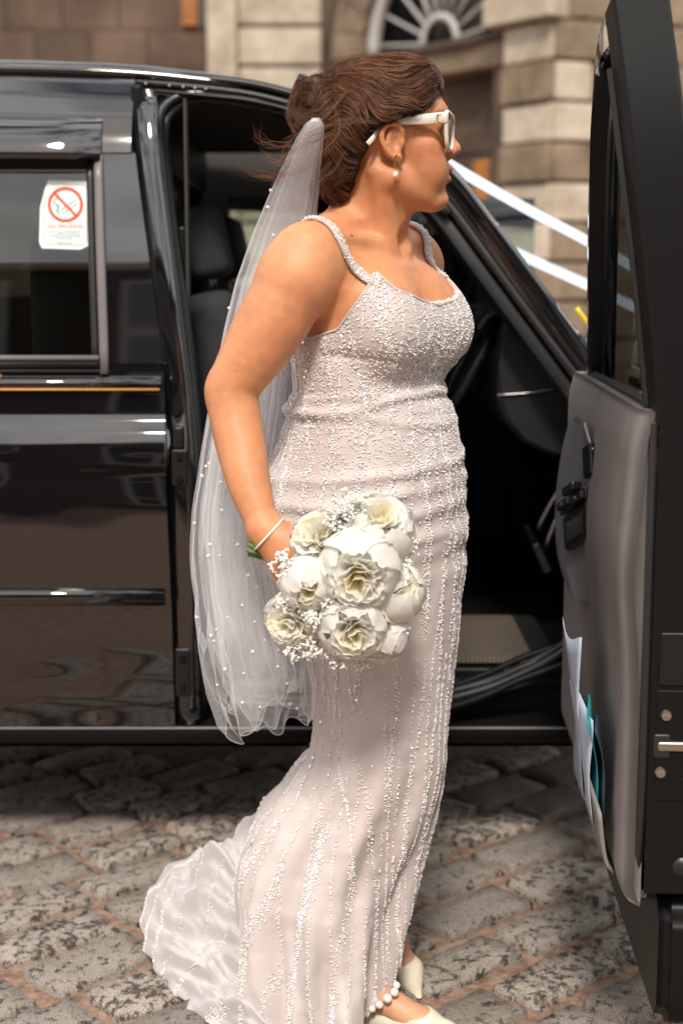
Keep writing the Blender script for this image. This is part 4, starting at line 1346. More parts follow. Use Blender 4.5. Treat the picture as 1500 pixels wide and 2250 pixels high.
for s in (-1, 1):
    he((.1075, .0120 * s, -.0155), (.0100, .0070, .0078), .005)
    he((.1115, .0062 * s, -.0245), (.0050, .0026, .0045), .003, 's')
hc((.1160, 0, -.0165), (.1040, 0, -.0255), .0052, .0050, .005)
he((.1030, 0, -.0432), (.0105, .0230, .0068), .005)
he((.0990, 0, -.0598), (.0105, .0205, .0076), .005)
hc((.1110, 0, -.0515), (.0830, .0300, -.0465), .0014, .0016, .003, 's')
hc((.1110, 0, -.0515), (.0830, -.0300, -.0465), .0014, .0016, .003, 's')
# ears
_he, _hc = he, hc
EF = .013
def he_(c, r, k=.012, op='u', rot=None): _he((c[0] + EF, c[1], c[2]), r, k, op, rot)
def hc_(a, b, r1, r2, k=.01, op='u'): _hc((a[0] + EF, a[1], a[2]), (b[0] + EF, b[1], b[2]), r1, r2, k, op)
for s in (-1, 1):
    tl = R(-14)
    rot = np.array([[math.cos(tl), 0, math.sin(tl)], [0, 1, 0], [-math.sin(tl), 0, math.cos(tl)]])
    he_((-.010, .0745 * s, .001), (.0185, .0060, .0285), .006, 'u', rot)
    hx = [(.006, .072, .010), (.003, .0755, .020), (-.006, .0785, .0265), (-.017, .0800, .0255), (-.0255, .0800, .0175), (-.0275, .0790, .006), (-.0245, .0770, -.006), (-.0175, .0745, -.0165), (-.009, .0725, -.0235)]
    hx = [tuple(q) for q in resample([(a * 1.08, (b + .0045 + .06 * max(0, -a - .004)) * s, c * 1.08) for a, b, c in hx], 15)]
    for a, b in zip(hx[:-1], hx[1:]): hc_(a, b, .0034, .0034, .0045)
    ah = [tuple(q) for q in resample([(-.014, .0805 * s, .0165), (-.0185, .0805 * s, .008), (-.0175, .0798 * s, -.003), (-.011, .0785 * s, -.0115)], 8)]
    for a, b in zip(ah[:-1], ah[1:]): hc_(a, b, .0026, .0026, .004)
    he_((-.005, .0815 * s, -.001), (.0085, .0062, .0125), .004, 's', rot)
    he_((.0045, .0745 * s, -.001), (.0048, .0050, .0078), .004)
    he_((-.003, .0745 * s, -.0255), (.0078, .0050, .0085), .005)
PV, PF = polygonize(body, .0025, (-.28, 2.24, -.01), (.30, 3.0, 1.78))
print('body', len(PV), len(PF))
def skin_colour(P):
    q = hloc(P)
    base = np.tile(np.array([.58, .255, .118]), (len(P), 1))
    base *= (1 + .10 * vnoise(P, 18, 11) + .07 * vnoise(P, 55, 12) + .05 * vnoise(P, 140, 14))[:, None]
    fl_m = np.clip(vnoise(P, 9, 13) * .5 + .15, 0, .3)[:, None]; base = base * (1 - fl_m) + np.array([.50, .175, .085]) * fl_m
    rm = np.random.default_rng(77); ix = np.where(P[:, 2] > .98)[0]; mo_ = P[rm.choice(ix, 60)]
    for c_ in mo_:
        dm = ((P - c_) ** 2).sum(1); w_ = np.exp(-dm / .0016 ** 2)[:, None] * .55; base = base * (1 - w_) + np.array([.20, .085, .045]) * w_
    def blend(mask, col):
        m = np.clip(mask, 0, 1)[:, None]
        base[:] = base * (1 - m) + np.array(col) * m
    def blob(c, r):
        return np.exp(-(((q - np.array(c)) / np.array(r)) ** 2).sum(1))
    for s in (-1, 1):
        blend(.35 * blob((.068, .045 * s, -.018), (.03, .03, .022)), (.56, .17, .085))
        blend(.75 * np.clip(blob((.094, .033 * s, .047), (.016, .022, .0035)) * 1.3, 0, 1), (.13, .06, .035))
        blend(.9 * np.clip(blob((.096, .034 * s, .0265), (.010, .011, .0028)) * 1.6, 0, 1), (.06, .03, .02))
    blend(.85 * np.clip(1.6 * blob((.104, 0, -.0425), (.012, .020, .0062)), 0, 1), (.40, .105, .075))
    blend(.85 * np.clip(1.6 * blob((.101, 0, -.0615), (.012, .0175, .0070)), 0, 1), (.43, .125, .09))
    blend(.5 * blob((.120, 0, -.012), (.012, .012, .012)), (.54, .20, .11))
    # knuckles / elbow
    for c in KN: blend(.3 * np.exp(-((P - c) ** 2).sum(1) / .015 ** 2), (.46, .17, .09))
    blend(.30 * np.exp(-((P - EL - np.array([-.04, 0, 0])) ** 2).sum(1) / .045 ** 2), (.43, .17, .085))
    blend(np.clip((.30 - P[:, 2]) * 8, 0, .45), (.62, .38, .26))
    return base
def skin_material():
    m, n, b = new_mat('skin')
    ca_ = n.nodes.new('ShaderNodeVertexColor'); ca_.layer_name = 'tone'
    tc = n.nodes.new('ShaderNodeTexCoord')
    nz = n.nodes.new('ShaderNodeTexNoise'); nz.inputs['Scale'].default_value = 55; nz.inputs['Detail'].default_value = 8
    hs = n.nodes.new('ShaderNodeHueSaturation')
    mr = n.nodes.new('ShaderNodeMapRange'); mr.inputs['To Min'].default_value = .80; mr.inputs['To Max'].default_value = 1.18
    n.links.new(tc.outputs['Object'], nz.inputs['Vector']); n.links.new(nz.outputs['Fac'], mr.inputs['Value'])
    n.links.new(mr.outputs[0], hs.inputs['Value']); n.links.new(ca_.outputs['Color'], hs.inputs['Color'])
    n.links.new(hs.outputs[0], b.inputs['Base Color'])
    b.inputs['Subsurface Weight'].default_value = .18
    b.inputs['Subsurface Radius'].default_value = (1.0, .35, .18)
    b.inputs['Subsurface Scale'].default_value = .006
    b.inputs['Roughness'].default_value = .42
    rv = n.nodes.new('ShaderNodeMapRange'); rv.inputs['To Min'].default_value = .40; rv.inputs['To Max'].default_value = .62
    n.links.new(nz.outputs['Fac'], rv.inputs['Value']); n.links.new(rv.outputs[0], b.inputs['Roughness'])
    b.inputs['Specular IOR Level'].default_value = .45
    n2 = n.nodes.new('ShaderNodeTexNoise'); n2.inputs['Scale'].default_value = 700; n2.inputs['Detail'].default_value = 4
    bm_ = n.nodes.new('ShaderNodeBump'); bm_.inputs['Strength'].default_value = .35; bm_.inputs['Distance'].default_value = .0008
    n.links.new(tc.outputs['Object'], n2.inputs['Vector']); n.links.new(n2.outputs['Fac'], bm_.inputs['Height']); n.links.new(bm_.outputs[0], b.inputs['Normal'])
    return m
M['skin'] = skin_material()
person = empty('person', (.08, 2.6, 0))
tag(person, 'woman in a beaded wedding dress looking away beside the open taxi door', 'person')
me = np_mesh('body', PV, PF)
set_col(me, 'tone', skin_colour(PV))
obj('body', me, M['skin'], person)
# ---------------------------------------------------------------- dress
dress = Field()
torso_lo = .86
add_torso(dress, True)
dress.ell(bp(.098, 0, 1.285), (.045, .055, .062), BAX, .04)             # cloth bridges the bust
NPH = np.radians([0, 22, 42, 54, 64, 78, 95, 120, 150, 180])
NZT = np.array([1.335, 1.343, 1.362, 1.392, 1.348, 1.296, 1.282, 1.272, 1.258, 1.25])
def neck_cut(P):
    q = (P - CB) @ BAX.T
    ph = np.abs(np.arctan2(q[:, 1], q[:, 0]))
    return (q[:, 2] - np.interp(ph, NPH, NZT)) * .8
# skirt rings from the silhouette: v, left, right, depth centre, depth half
SK = [(860, 668, 968, 2.63, .105), (930, 640, 984, 2.63, .118), (1000, 612, 996, 2.635, .140), (1070, 598, 1003, 2.64, .158), (1150, 598, 1008, 2.64, .165), (1230, 606, 1016, 2.64, .165), (1300, 628, 1006, 2.64, .160), (1400, 672, 996, 2.64, .145), (1500, 694, 986, 2.64, .135), (1600, 698, 979, 2.64, .130),
      (1650, 690, 975, 2.64, .130), (1720, 652, 962, 2.645, .135), (1800, 588, 936, 2.65, .145), (1870, 545, 911, 2.65, .150), (1950, 530, 886, 2.64, .155), (2050, 540, 864, 2.63, .155), (2130, 552, 850, 2.62, .155), (2210, 560, 845, 2.61, .155)]
sz, sx, sw_, sy, sd_ = [], [], [], [], []
for v, l, r_, Yc, hd2 in SK:
    a, b = at(l, v, Yc), at(r_, v, Yc)
    sz.append(a.z); sx.append((a.x + b.x) / 2); sw_.append((b.x - a.x) / 2); sy.append(Yc); sd_.append(hd2)
o_ = np.argsort(sz); sz, sx, sw_, sy, sd_ = (np.array(q)[o_] for q in (sz, sx, sw_, sy, sd_))
HEMX = lambda x: np.interp(x, [-.15, -.02, .02, .09, .14], [.0, .004, .030, .085, .10])
def skirt(P):
    z = P[:, 2]
    cx, rx, cy, ry = (np.interp(z, sz, T) for T in (sx, sw_, sy, sd_))
    X, Y = (P[:, 0] - cx) / rx, (P[:, 1] - cy) / ry
    k = (np.abs(X) ** 2.2 + np.abs(Y) ** 2.2) ** (1 / 2.2)
    th = np.arctan2(Y, X)
    low = np.clip((.62 - z) / .5, 0, 1)
    fold = low * (.014 * np.sin(th * 5 + z * 5 + 1.2) + .009 * np.sin(th * 9 - z * 9) + .004 * np.sin(th * 19 + z * 12)) 
    d = (k - 1) * np.minimum(rx, ry) * .8 - fold
    return np.maximum(d, np.maximum(z - 1.15, HEMX(P[:, 0]) - z))
dress.add(skirt, (.05, 2.64, .5), .75, 'u', .03)
# fold at the back of the knee that swings towards the train
q0 = at(690, 1690, 2.74); q1 = at(632, 1800, 2.75); q2 = at(600, 1900, 2.74)
dress.chain([np.array(q0), np.array(q1), np.array(q2)], [.030, .045, .055], .04)
# train: sheet that sweeps back over the cobbles, puffed up along its rear edge
TS = [(600, 1850, 2.74), (575, 1885, 2.75), (552, 1930, 2.74), (545, 1990, 2.70), (550, 2060, 2.64), (560, 2120, 2.59), (580, 2190, 2.53), (610, 2260, 2.48), (640, 2330, 2.44)]
TE = [(560, 1872, 2.93), (498, 1868, 2.97), (425, 1876, 2.99), (350, 1922, 2.97), (318, 1996, 2.90), (322, 2050, 2.85), (352, 2116, 2.75), (404, 2186, 2.65), (446, 2262, 2.55), (500, 2340, 2.46)]
nT, nR = 120, 46
t0_ = resample([at(*q) for q in TS], nT); t1_ = resample([at(*q) for q in TE], nT)
TVg = np.zeros((nT, nR + 4, 3))
for i in range(nT):
    th = i / (nT - 1)
    for j in range(nR):
        r_ = j / (nR - 1)
        p = t0_[i] * (1 - r_) + t1_[i] * r_
        a_ = np.array([[th * 4.0, r_ * 2.0, 3.3]])
        ph_ = 30 * th + 3.2 * float(vnoise(a_, 1.6, 21)[0]) + 2.5 * r_
        pl = .013 * math.sin(ph_) * math.sin(math.pi * min(1, r_ * 1.08)) ** .7 + .006 * math.sin(ph_ * 2.3 + 1 + 4 * r_)
        pl += .030 * float(vnoise(a_, 1.3, 22)[0]) * math.sin(math.pi * r_) + .005 * float(vnoise(a_, 9.0, 23)[0])
        puff = .045 * math.sin(math.pi * r_ ** .8) * (1 - .6 * th)
        TVg[i, j] = p + np.array([-.25 * pl, -.35 * pl, max(pl + puff, .004 - p[2])])
    e = TVg[i, nR - 1]; inn = (t0_[i] - t1_[i]); inn /= np.linalg.norm(inn)
    for q in range(4):
        k = (q + 1) / 4
        w_ = .006 * math.sin(th * 60 + q)
        TVg[i, nR + q] = np.array([e[0] - .012 * math.sin(k * 2.6) + inn[0] * .05 * k * k + w_, e[1] + inn[1] * .05 * k * k, e[2] * (1 - k) + .004 * k])
def dress_post(P, d):
    s = np.abs(d) < .03
    if s.any():
        p = P[s]; z = p[:, 2]
        q = (p - CB) @ BAX.T
        w_ = np.zeros(len(p))
        # drag lines across the waist and hips
        for zc, am, sl, wd_ in ((1.163, .0050, .10, .007), (1.145, .0040, -.05, .008), (1.182, .003, .04, .006), (1.045, .0045, .12, .010), (1.005, .0060, .10, .012), (.965, .0070, .14, .012), (.925, .0055, .10, .013), (.885, .005, .16, .014)):
            zz_ = z - zc - sl * p[:, 0] + .010 * vnoise(p * np.array([1, 1, .3]), 9, int(zc * 1000))
            w_ += 1.5 * am * np.exp(-(zz_ / wd_) ** 2) * (.55 + .45 * vnoise(p, 7, int(zc * 777)))
        w_ += np.clip((.9 - z) / .3, 0, 1) * (.0035 * vnoise(p * np.array([1, 1, .35]), 16, 31))
        w_ += .0012 * vnoise(p, 45, 32)
        # under-bust seam
        w_ -= .0035 * np.exp(-((z - 1.222 - .02 * np.abs(q[:, 1]) / .1) / .006) ** 2) * (q[:, 0] > 0)
        d[s] -= w_
    return smax(d - .0045, neck_cut(P), .003)
dress.post = dress_post
DV, DF = polygonize(dress, .0042, (-.36, 2.36, -.004), (.30, 2.98, 1.42))
TV = TVg.reshape(-1, 3); TF = np.array(grid_faces(nT, nR + 4))[:, ::-1]
_n = np.cross(TV[TF[:, 1]] - TV[TF[:, 0]], TV[TF[:, 2]] - TV[TF[:, 0]])
if _n[:, 2].mean() < 0: TF = TF[:, ::-1]
print('dress', len(DV), len(TV))
def cloth_material(name, c0, c1, sheen=.5, thin=0.0):
    m, n, b = new_mat(name)
    tc = n.nodes.new('ShaderNodeTexCoord')
    nz = n.nodes.new('ShaderNodeTexNoise'); nz.inputs['Scale'].default_value = 7; nz.inputs['Detail'].default_value = 5
    rp = n.nodes.new('ShaderNodeValToRGB'); rp.color_ramp.elements[0].position = .35; rp.color_ramp.elements[1].position = .65
    rp.color_ramp.elements[0].color = (*c0, 1); rp.color_ramp.elements[1].color = (*c1, 1)
    n.links.new(tc.outputs['Object'], nz.inputs['Vector']); n.links.new(nz.outputs['Fac'], rp.inputs[0]); n.links.new(rp.outputs[0], b.inputs['Base Color'])
    b.inputs['Roughness'].default_value = .55; b.inputs['Sheen Weight'].default_value = sheen; b.inputs['Sheen Roughness'].default_value = .4
    wv = n.nodes.new('ShaderNodeTexNoise'); wv.inputs['Scale'].default_value = 950; wv.inputs['Detail'].default_value = 2
    bm_ = n.nodes.new('ShaderNodeBump'); bm_.inputs['Strength'].default_value = .25; bm_.inputs['Distance'].default_value = .0008
    n.links.new(tc.outputs['Object'], wv.inputs['Vector']); n.links.new(wv.outputs['Fac'], bm_.inputs['Height']); n.links.new(bm_.outputs[0], b.inputs['Normal'])
    return m
M['dress'] = cloth_material('blush_tulle', (.475, .405, .385), (.575, .505, .485))
M['train'] = cloth_material('ivory_tulle', (.43, .40, .395), (.53, .495, .485))
M['lining_c'] = mat('satin_lining', (.72, .58, .50), .4, sheen=.2)
dress_o = obj('dress', np_mesh('dress', DV, DF), M['dress'], person)
tag(dress_o, 'blush beaded sheath dress')
train_o = obj('train', np_mesh('train', TV, TF), M['train'], dress_o)
# straps: flat beaded bands laid on the shoulder
def strap(px, w=.0078):
    P = np.array([at(u, v, Y) for u, v, Y in px])
    P = body.project(P, .004)
    P = resample(P, 44)
    P = body.project(P, .0045, 4)
    N = body.grad(P)
    V, F = sweep(P, [(-w, -.003), (w, -.003), (w * 1.05, 0), (w * .9, .0022), (-w * .9, .0022), (-w * 1.05, 0)], up=N)
    return V, F
V1, F1 = strap([(824, 612, 2.462), (806, 578, 2.455), (774, 543, 2.455), (730, 508, 2.47), (692, 487, 2.50), (655, 496, 2.54), (622, 530, 2.58), (604, 575, 2.61), (600, 640, 2.64)])
strap_a = obj('strap', py_mesh('strap', V1, F1), M['dress'], dress_o)
V2, F2 = strap([(976, 618, 2.662), (955, 572, 2.68), (935, 535, 2.70), (915, 502, 2.72), (895, 478, 2.745), (880, 485, 2.79), (870, 540, 2.82)])
strap_b = obj('strap', py_mesh('strap', V2, F2), M['dress'], dress_o)
# fine piping along the neckline
npz = []
for ph in np.radians(np.linspace(-176, 176, 150)):
    zz = float(np.interp(abs(ph), NPH, NZT)) - .001
    d0 = BF * math.cos(ph) + BR * math.sin(ph)
    lo_, hi_ = .03, .30
    pp = None
    dress.post = None
    for _ in range(16):
        md_ = (lo_ + hi_) / 2
        if dress.eval((CB + d0 * md_ + UP * zz)[None])[0] < .0045: lo_ = md_
        else: hi_ = md_
    npz.append(CB + d0 * hi_ + UP * zz)
tube('neckline_piping', npz, .0022, M['dress'], dress_o, raw=True, m=6, closed=True)
# --- beads: tens of thousands, in streaks that run down the cloth
def tri_sample(V, F, n, rg):
    V = np.asarray(V); F = np.asarray(F)
    T = np.vstack([F[:, [0, 1, 2]], F[:, [0, 2, 3]]])
    A, B_, C_ = V[T[:, 0]], V[T[:, 1]], V[T[:, 2]]
    cr = np.cross(B_ - A, C_ - A); ar = np.linalg.norm(cr, axis=1)
    idx = rg.choice(len(T), n, p=ar / ar.sum())
    r1, r2 = np.sqrt(rg.random(n)), rg.random(n)
    P = A[idx] * (1 - r1)[:, None] + B_[idx] * (r1 * (1 - r2))[:, None] + C_[idx] * (r1 * r2)[:, None]
    N = cr[idx] / (ar[idx][:, None] + 1e-12)
    return P, N
def streaks(P):
    """vine-like vertical streak pattern, 0..1"""
    q = (P - CB)
    th = np.arctan2(q[:, 1], q[:, 0]) 
    z = P[:, 2]
    wv = 1.1 * vnoise(np.stack([th * 1.3, z * 3.2, z * 0], 1), 1.6, 41) + .5 * np.sin(z * 9 + th * 2)
    a = np.abs(np.sin(th * 9.5 + wv * 1.7))
    b = np.abs(np.sin(th * 15 - wv * 1.3 + 1.0))
    s = np.maximum(np.exp(-(a / .24) ** 2), .8 * np.exp(-(b / .17) ** 2))
    br = np.clip(.62 + .9 * vnoise(P * np.array([1, 1, .55]), 22, 43), 0, 1)
    up_ = np.clip((z - .93) / .2, 0, 1)
    return np.clip(s * br * (1 + .35 * up_) + .10 * up_, 0, 1)
def ico(sub):
    bm = bmesh.new(); bmesh.ops.create_icosphere(bm, subdivisions=sub, radius=1.0)
    V = np.array([v.co for v in bm.verts]); bm.faces.ensure_lookup_table(); bm.verts.index_update()
    F = np.array([[v.index for v in f.verts] for f in bm.faces]); bm.free()
    return V, F
def octa(n=6):
    return ico(1)
def scatter(name, P, N, rad, mat_, parent, shape, sink=.35, squash=1.0):
    SV, SF = shape
    n = len(P)
    if squash != 1.0:
        t = np.cross(N, np.random.default_rng(1).normal(size=N.shape)); t /= np.linalg.norm(t, axis=1)[:, None]
        b = np.cross(N, t)
        L = SV[None, :, :] * rad[:, None, None]
        V = (P + N * (rad * squash)[:, None])[:, None, :] + L[:, :, :1] * t[:, None] + L[:, :, 1:2] * b[:, None] + L[:, :, 2:] * N[:, None] * squash
    else:
        V = (P + N * (rad * (1 - sink))[:, None])[:, None, :] + SV[None] * rad[:, None, None]
    F = (SF[None] + (np.arange(n) * len(SV))[:, None, None]).reshape(-1, SF.shape[1])
    o = obj(name, np_mesh(name, V.reshape(-1, 3), F), mat_, parent)
    tag(o, kind='stuff')
    return o
M['pearl'] = mat('pearl', (.80, .72, .68), .18, spec=.7, coat=.6, coat_rough=.08)
M['crystal'] = mat('crystal_bead', (.88, .87, .89), .12, metal=.15, spec=1.0, coat=1.0)
M['sequin'] = mat('sequin', (.88, .88, .90), .16, metal=.55, coat=.5)
rg = np.random.default_rng(5)
def bead_set(V, F, n, parent, cover=streaks, extra=1.0, vis=True):
    P, N = tri_sample(V, F, n, rg)
    keep = rg.random(n) < cover(P)
    # only the side of the cloth that can be seen from around the photograph
    if vis: keep &= N[:, 1] < .45
    return P[keep], N[keep]
ICO1, ICO0 = ico(1), (np.array([(1, 0, 0), (-1, 0, 0), (0, 1, 0), (0, -1, 0), (0, 0, 1), (0, 0, -1)], float), np.array([(0, 2, 4), (2, 1, 4), (1, 3, 4), (3, 0, 4), (2, 0, 5), (1, 2, 5), (3, 1, 5), (0, 3, 5)]))
P, N = bead_set(DV, DF, 520000, dress_o)
k = rg.random(len(P))
sel = k < .27
scatter('pearl_beads', P[sel], N[sel], rg.uniform(.0010, .0021, sel.sum()), M['pearl'], dress_o, ICO1)
sel = (k >= .27) & (k < .93)
scatter('crystal_beads', P[sel], N[sel], rg.uniform(.0010, .0018, sel.sum()), M['crystal'], dress_o, ICO0)
sel = k >= .93
disc = (np.array([(math.cos(a), math.sin(a), 0) for a in np.linspace(0, 2 * math.pi, 7)[:-1]] + [(0, 0, .25)]), np.array([(i, (i + 1) % 6, 6) for i in range(6)]))
Ns = N[sel] + rg.normal(0, .35, (sel.sum(), 3)); Ns /= np.linalg.norm(Ns, axis=1)[:, None]
scatter('sequins', P[sel] + N[sel] * .0012, Ns, rg.uniform(.0016, .0027, sel.sum()), M['sequin'], dress_o, disc, squash=.3)
print('beads', len(P))
def train_cover(P):
    z = P[:, 2]; q = P - t0_[nT // 2]
    r_ = np.hypot(q[:, 0], q[:, 1] * .6)
    a = np.abs(np.sin(r_ * 62 + 4.0 * vnoise(P, 6, 51)))
    return np.exp(-(a / .24) ** 2) * np.clip(.45 + .9 * vnoise(P, 13, 52), .05, 1)
P, N = bead_set(TV, TF, 60000, train_o, train_cover, vis=False)
k = rg.random(len(P)) < .7
scatter('crystal_beads', P[k], N[k], rg.uniform(.0010, .0017, k.sum()), M['crystal'], train_o, ICO0)
scatter('pearl_beads', P[~k], N[~k], rg.uniform(.0013, .0020, (~k).sum()), M['pearl'], train_o, ICO1)
for Vs, Fs, so in ((V1, F1, strap_a), (V2, F2, strap_b)):
    Fq = np.array([f for f in Fs if len(f) == 4])
    P, N = tri_sample(Vs, Fq, 900, rg)
    nb = body.grad(P); kk = (np.abs((nb * N).sum(1)) > .3)
    P, N = P[kk], nb[kk]
    scatter('strap_beads', P, N, rg.uniform(.0008, .0016, len(P)), M['crystal'], so, ICO1)
# ---------------------------------------------------------------- hair: swept-up waves into a loose bun
hair = Field()
def hh(c, r, k=.02, op='u'): hair.ell(hp_(*c), r, HAX, k, op)
hh((-.004, 0, .048), (.104, .086, .094), .02)
hh((-.055, 0, -.015), (.048, .064, .062), .03)
hh((.046, .010, .100), (.042, .062, .038), .03)
hair.capsule(hp_(.074, .048, .080), hp_(.030, .078, .052), .012, .013, .02)
hair.capsule(hp_(.030, .080, .050), hp_(-.022, .086, .032), .014, .013, .02)
hair.capsule(hp_(.082, -.048, .078), hp_(-.022, -.086, .032), .013, .013, .02)
BUN = (-.108, .004, .058)
hh(BUN, (.050, .060, .058), .012)
hh((-.098, .0, .000), (.038, .052, .050), .02)
hh((-.086, .006, -.055), (.026, .036, .038), .02)
FU = np.array([-.12, -.085, -.05, -.014, .024, .036, .046, .060, .078, .095, .12, .17]); FL = np.array([-.072, -.068, -.058, -.044, -.022, .016, .048, .070, .084, .092, .104, .12])
def face_cut(P):
    q = hloc(P)
    return (q[:, 0] - np.interp(q[:, 2], FU, FL)) * .75
hair.add(face_cut, hp_(0, 0, 0), .4, 'i', .006)
def hair_post(P, d):
    s = np.abs(d) < .02
    if s.any():
        q = hloc(P[s])
        d[s] += .0009 * np.sin(q[:, 2] * 240 + 60 * q[:, 0] + 6 * vnoise(q, 18, 61)) + .002 * vnoise(q, 30, 62)
    return d
hair.post = hair_post
HV, HFc = polygonize(hair, .0035, HO - np.array([.22, .16, .17]), HO + np.array([.20, .16, .20]))
def hair_material():
    m, n, b = new_mat('brown_hair')
    ca_ = n.nodes.new('ShaderNodeVertexColor'); ca_.layer_name = 'tone'
    n.links.new(ca_.outputs['Color'], b.inputs['Base Color'])
    b.inputs['Roughness'].default_value = .38; b.inputs['Specular IOR Level'].default_value = .38
    b.inputs['Sheen Weight'].default_value = 0
    return m
M['hair'] = hair_material()
me = np_mesh('hair', HV, HFc)
set_col(me, 'tone', np.tile(np.array([.020, .011, .007]), (len(HV), 1)))
M['hairbase'] = mat('hair_cap_matte', (.022, .0125, .008), .75, spec=.15)  # matte dark brown of the base cap under the strands
hair_o = obj('hair', me, M['hairbase'], person)
tag(hair_o, 'dark brown wavy hair in a loose windblown bun')
# guides traced over the surface
hair.post = None
rh = np.random.default_rng(9)
NG = 1300
P, Nn = tri_sample(HV, HFc, 5200, rh)
q = hloc(P)
okk = (q[:, 1] > -.06) & (face_cut(P) < -.002)
P = P[okk][:NG]; NG = len(P)
def flow(P):
    q = hloc(P)
    bun = np.array(BUN)
    tgt = np.array([-.085, 0, .070]) - q
    tgt /= np.linalg.norm(tgt, axis=1)[:, None] + 1e-9
    # fringe swings down and back before turning to the bun
    fr_ = np.clip((q[:, 0] - .02) / .06, 0, 1)
    tgt = tgt + fr_[:, None] * np.array([-.1, .35, -.75])
    # low side hair drifts down-back
    lw = np.clip((.02 - q[:, 2]) / .06, 0, 1)
    tgt = tgt * (1 - .75 * lw[:, None]) + lw[:, None] * np.array([-.75, 0, .25])
    ax_ = np.array([-.35, .92, .15])
    sw = np.cross(ax_, q - bun); sw /= np.linalg.norm(sw, axis=1)[:, None] + 1e-9
    an_ = (2.6 * vnoise(q, 16, 73))[:, None]; rad_ = (q - bun) / (np.linalg.norm(q - bun, axis=1)[:, None] + 1e-9); sw = sw * np.cos(an_) + np.cross(rad_, sw) * np.sin(an_)
    wb = np.clip((-.070 - q[:, 0]) / .02, 0, 1)[:, None]
    v = tgt * (1 - wb) + sw * wb
    wob = 1.05 * vnoise(q, 22, 71) + wb[:, 0] * 1.6 * vnoise(q, 40, 72)
    # rotate in the tangent plane later: give it a sideways push
    side_ = np.cross(v, q / (np.linalg.norm(q, axis=1)[:, None] + 1e-9))
    v = v + side_ * wob[:, None]
    return v @ HAX
NS = 16
G = np.zeros((NG, NS, 3)); G[:, 0] = P
lev = rh.uniform(.0, .005, NG)
cur = hair.project(P, .0, 2) 
for i in range(NS):
    N_ = hair.grad(cur)
    cur = cur + N_ * ((lev - hair.eval(cur)) * .6)[:, None]
    G[:, i] = cur
    v = flow(cur); v -= N_ * (v * N_).sum(1)[:, None]; v /= np.linalg.norm(v, axis=1)[:, None] + 1e-9
    cur = cur + v * .0063
strands, tones, rads = [], [], []
def tone_for(n, rr_):
    t = rr_.random(n) ** 2.2
    return np.array([.038, .0155, .0075]) * (1 - t[:, None]) + np.array([.30, .118, .048]) * t[:, None]
for c in range(8):
    m_ = NG
    T = np.gradient(G, axis=1); T /= np.linalg.norm(T, axis=2)[:, :, None] + 1e-9
    Nr = hair.grad(G.reshape(-1, 3)).reshape(G.shape) if c == 0 else Nr
    Sd = np.cross(T, Nr)
    a0 = rh.normal(0, .0026, m_); b0 = np.abs(rh.normal(0, .0014, m_)); ph = rh.uniform(0, 6, m_)
    prof = (.35 + .65 * np.sin(np.linspace(.15, math.pi * .95, NS)))
    w_ = a0[:, None] * prof + .0006 * np.sin(np.linspace(0, 7, NS)[None] + ph[:, None])
    wn1 = np.cumsum(rh.normal(0, .00042, (m_, NS)), 1); wn2 = np.abs(np.cumsum(rh.normal(0, .00028, (m_, NS)), 1)); fly = (rh.random(m_) < .07)[:, None] * np.linspace(0, 1, NS)[None] ** 2 * rh.uniform(.003, .012, (m_, 1))
    w_ = w_ + wn1
    S = G + Nr * (wn2 + fly)[:, :, None] + Sd * w_[:, :, None] + Nr * (b0[:, None] * prof)[:, :, None]
    strands.append(S); tones.append(tone_for(m_, rh) * rh.uniform(.75, 1.25, (m_, 1))); rads.append(np.full(m_, .00031) * rh.uniform(.7, 1.3, m_))
# looping locks that make up the bun
lp_ = []
for k in range(90):
    axr = rh.normal(0, 1, 3) * np.array([.6, .5, .6]) + np.array([-.2, .8, .1]); axr /= np.linalg.norm(axr)
    e1_ = np.cross(axr, rh.normal(0, 1, 3)); e1_ /= np.linalg.norm(e1_); e2_ = np.cross(axr, e1_)
    a0_, al = rh.uniform(0, 6.28), rh.uniform(1.4, 3.6); off = rh.uniform(-.02, .03)
    tt = np.linspace(a0_, a0_ + al, NS); rr0 = math.sqrt(max(.15, 1 - (off / .055) ** 2))
    wv = 1 + .06 * np.sin(tt * 3 + rh.uniform(0, 6))
    cl = np.array(BUN) + axr * off + (np.cos(tt)[:, None] * e1_ + np.sin(tt)[:, None] * e2_) * np.array([.052, .063, .060]) * (rr0 * wv)[:, None]
    for c in range(9):
        j = rh.normal(0, .0022, 3)
        lp_.append(HO + (cl + j * np.interp(np.linspace(0, 1, NS), [0, .5, 1], [.6, 1, .3])[:, None]) @ HAX)
lp_ = np.array(lp_)
strands.append(lp_); tones.append(np.repeat(tone_for(90, rh), 9, 0) * rh.uniform(.7, 1.4, (len(lp_), 1))); rads.append(np.full(len(lp_), .00038))
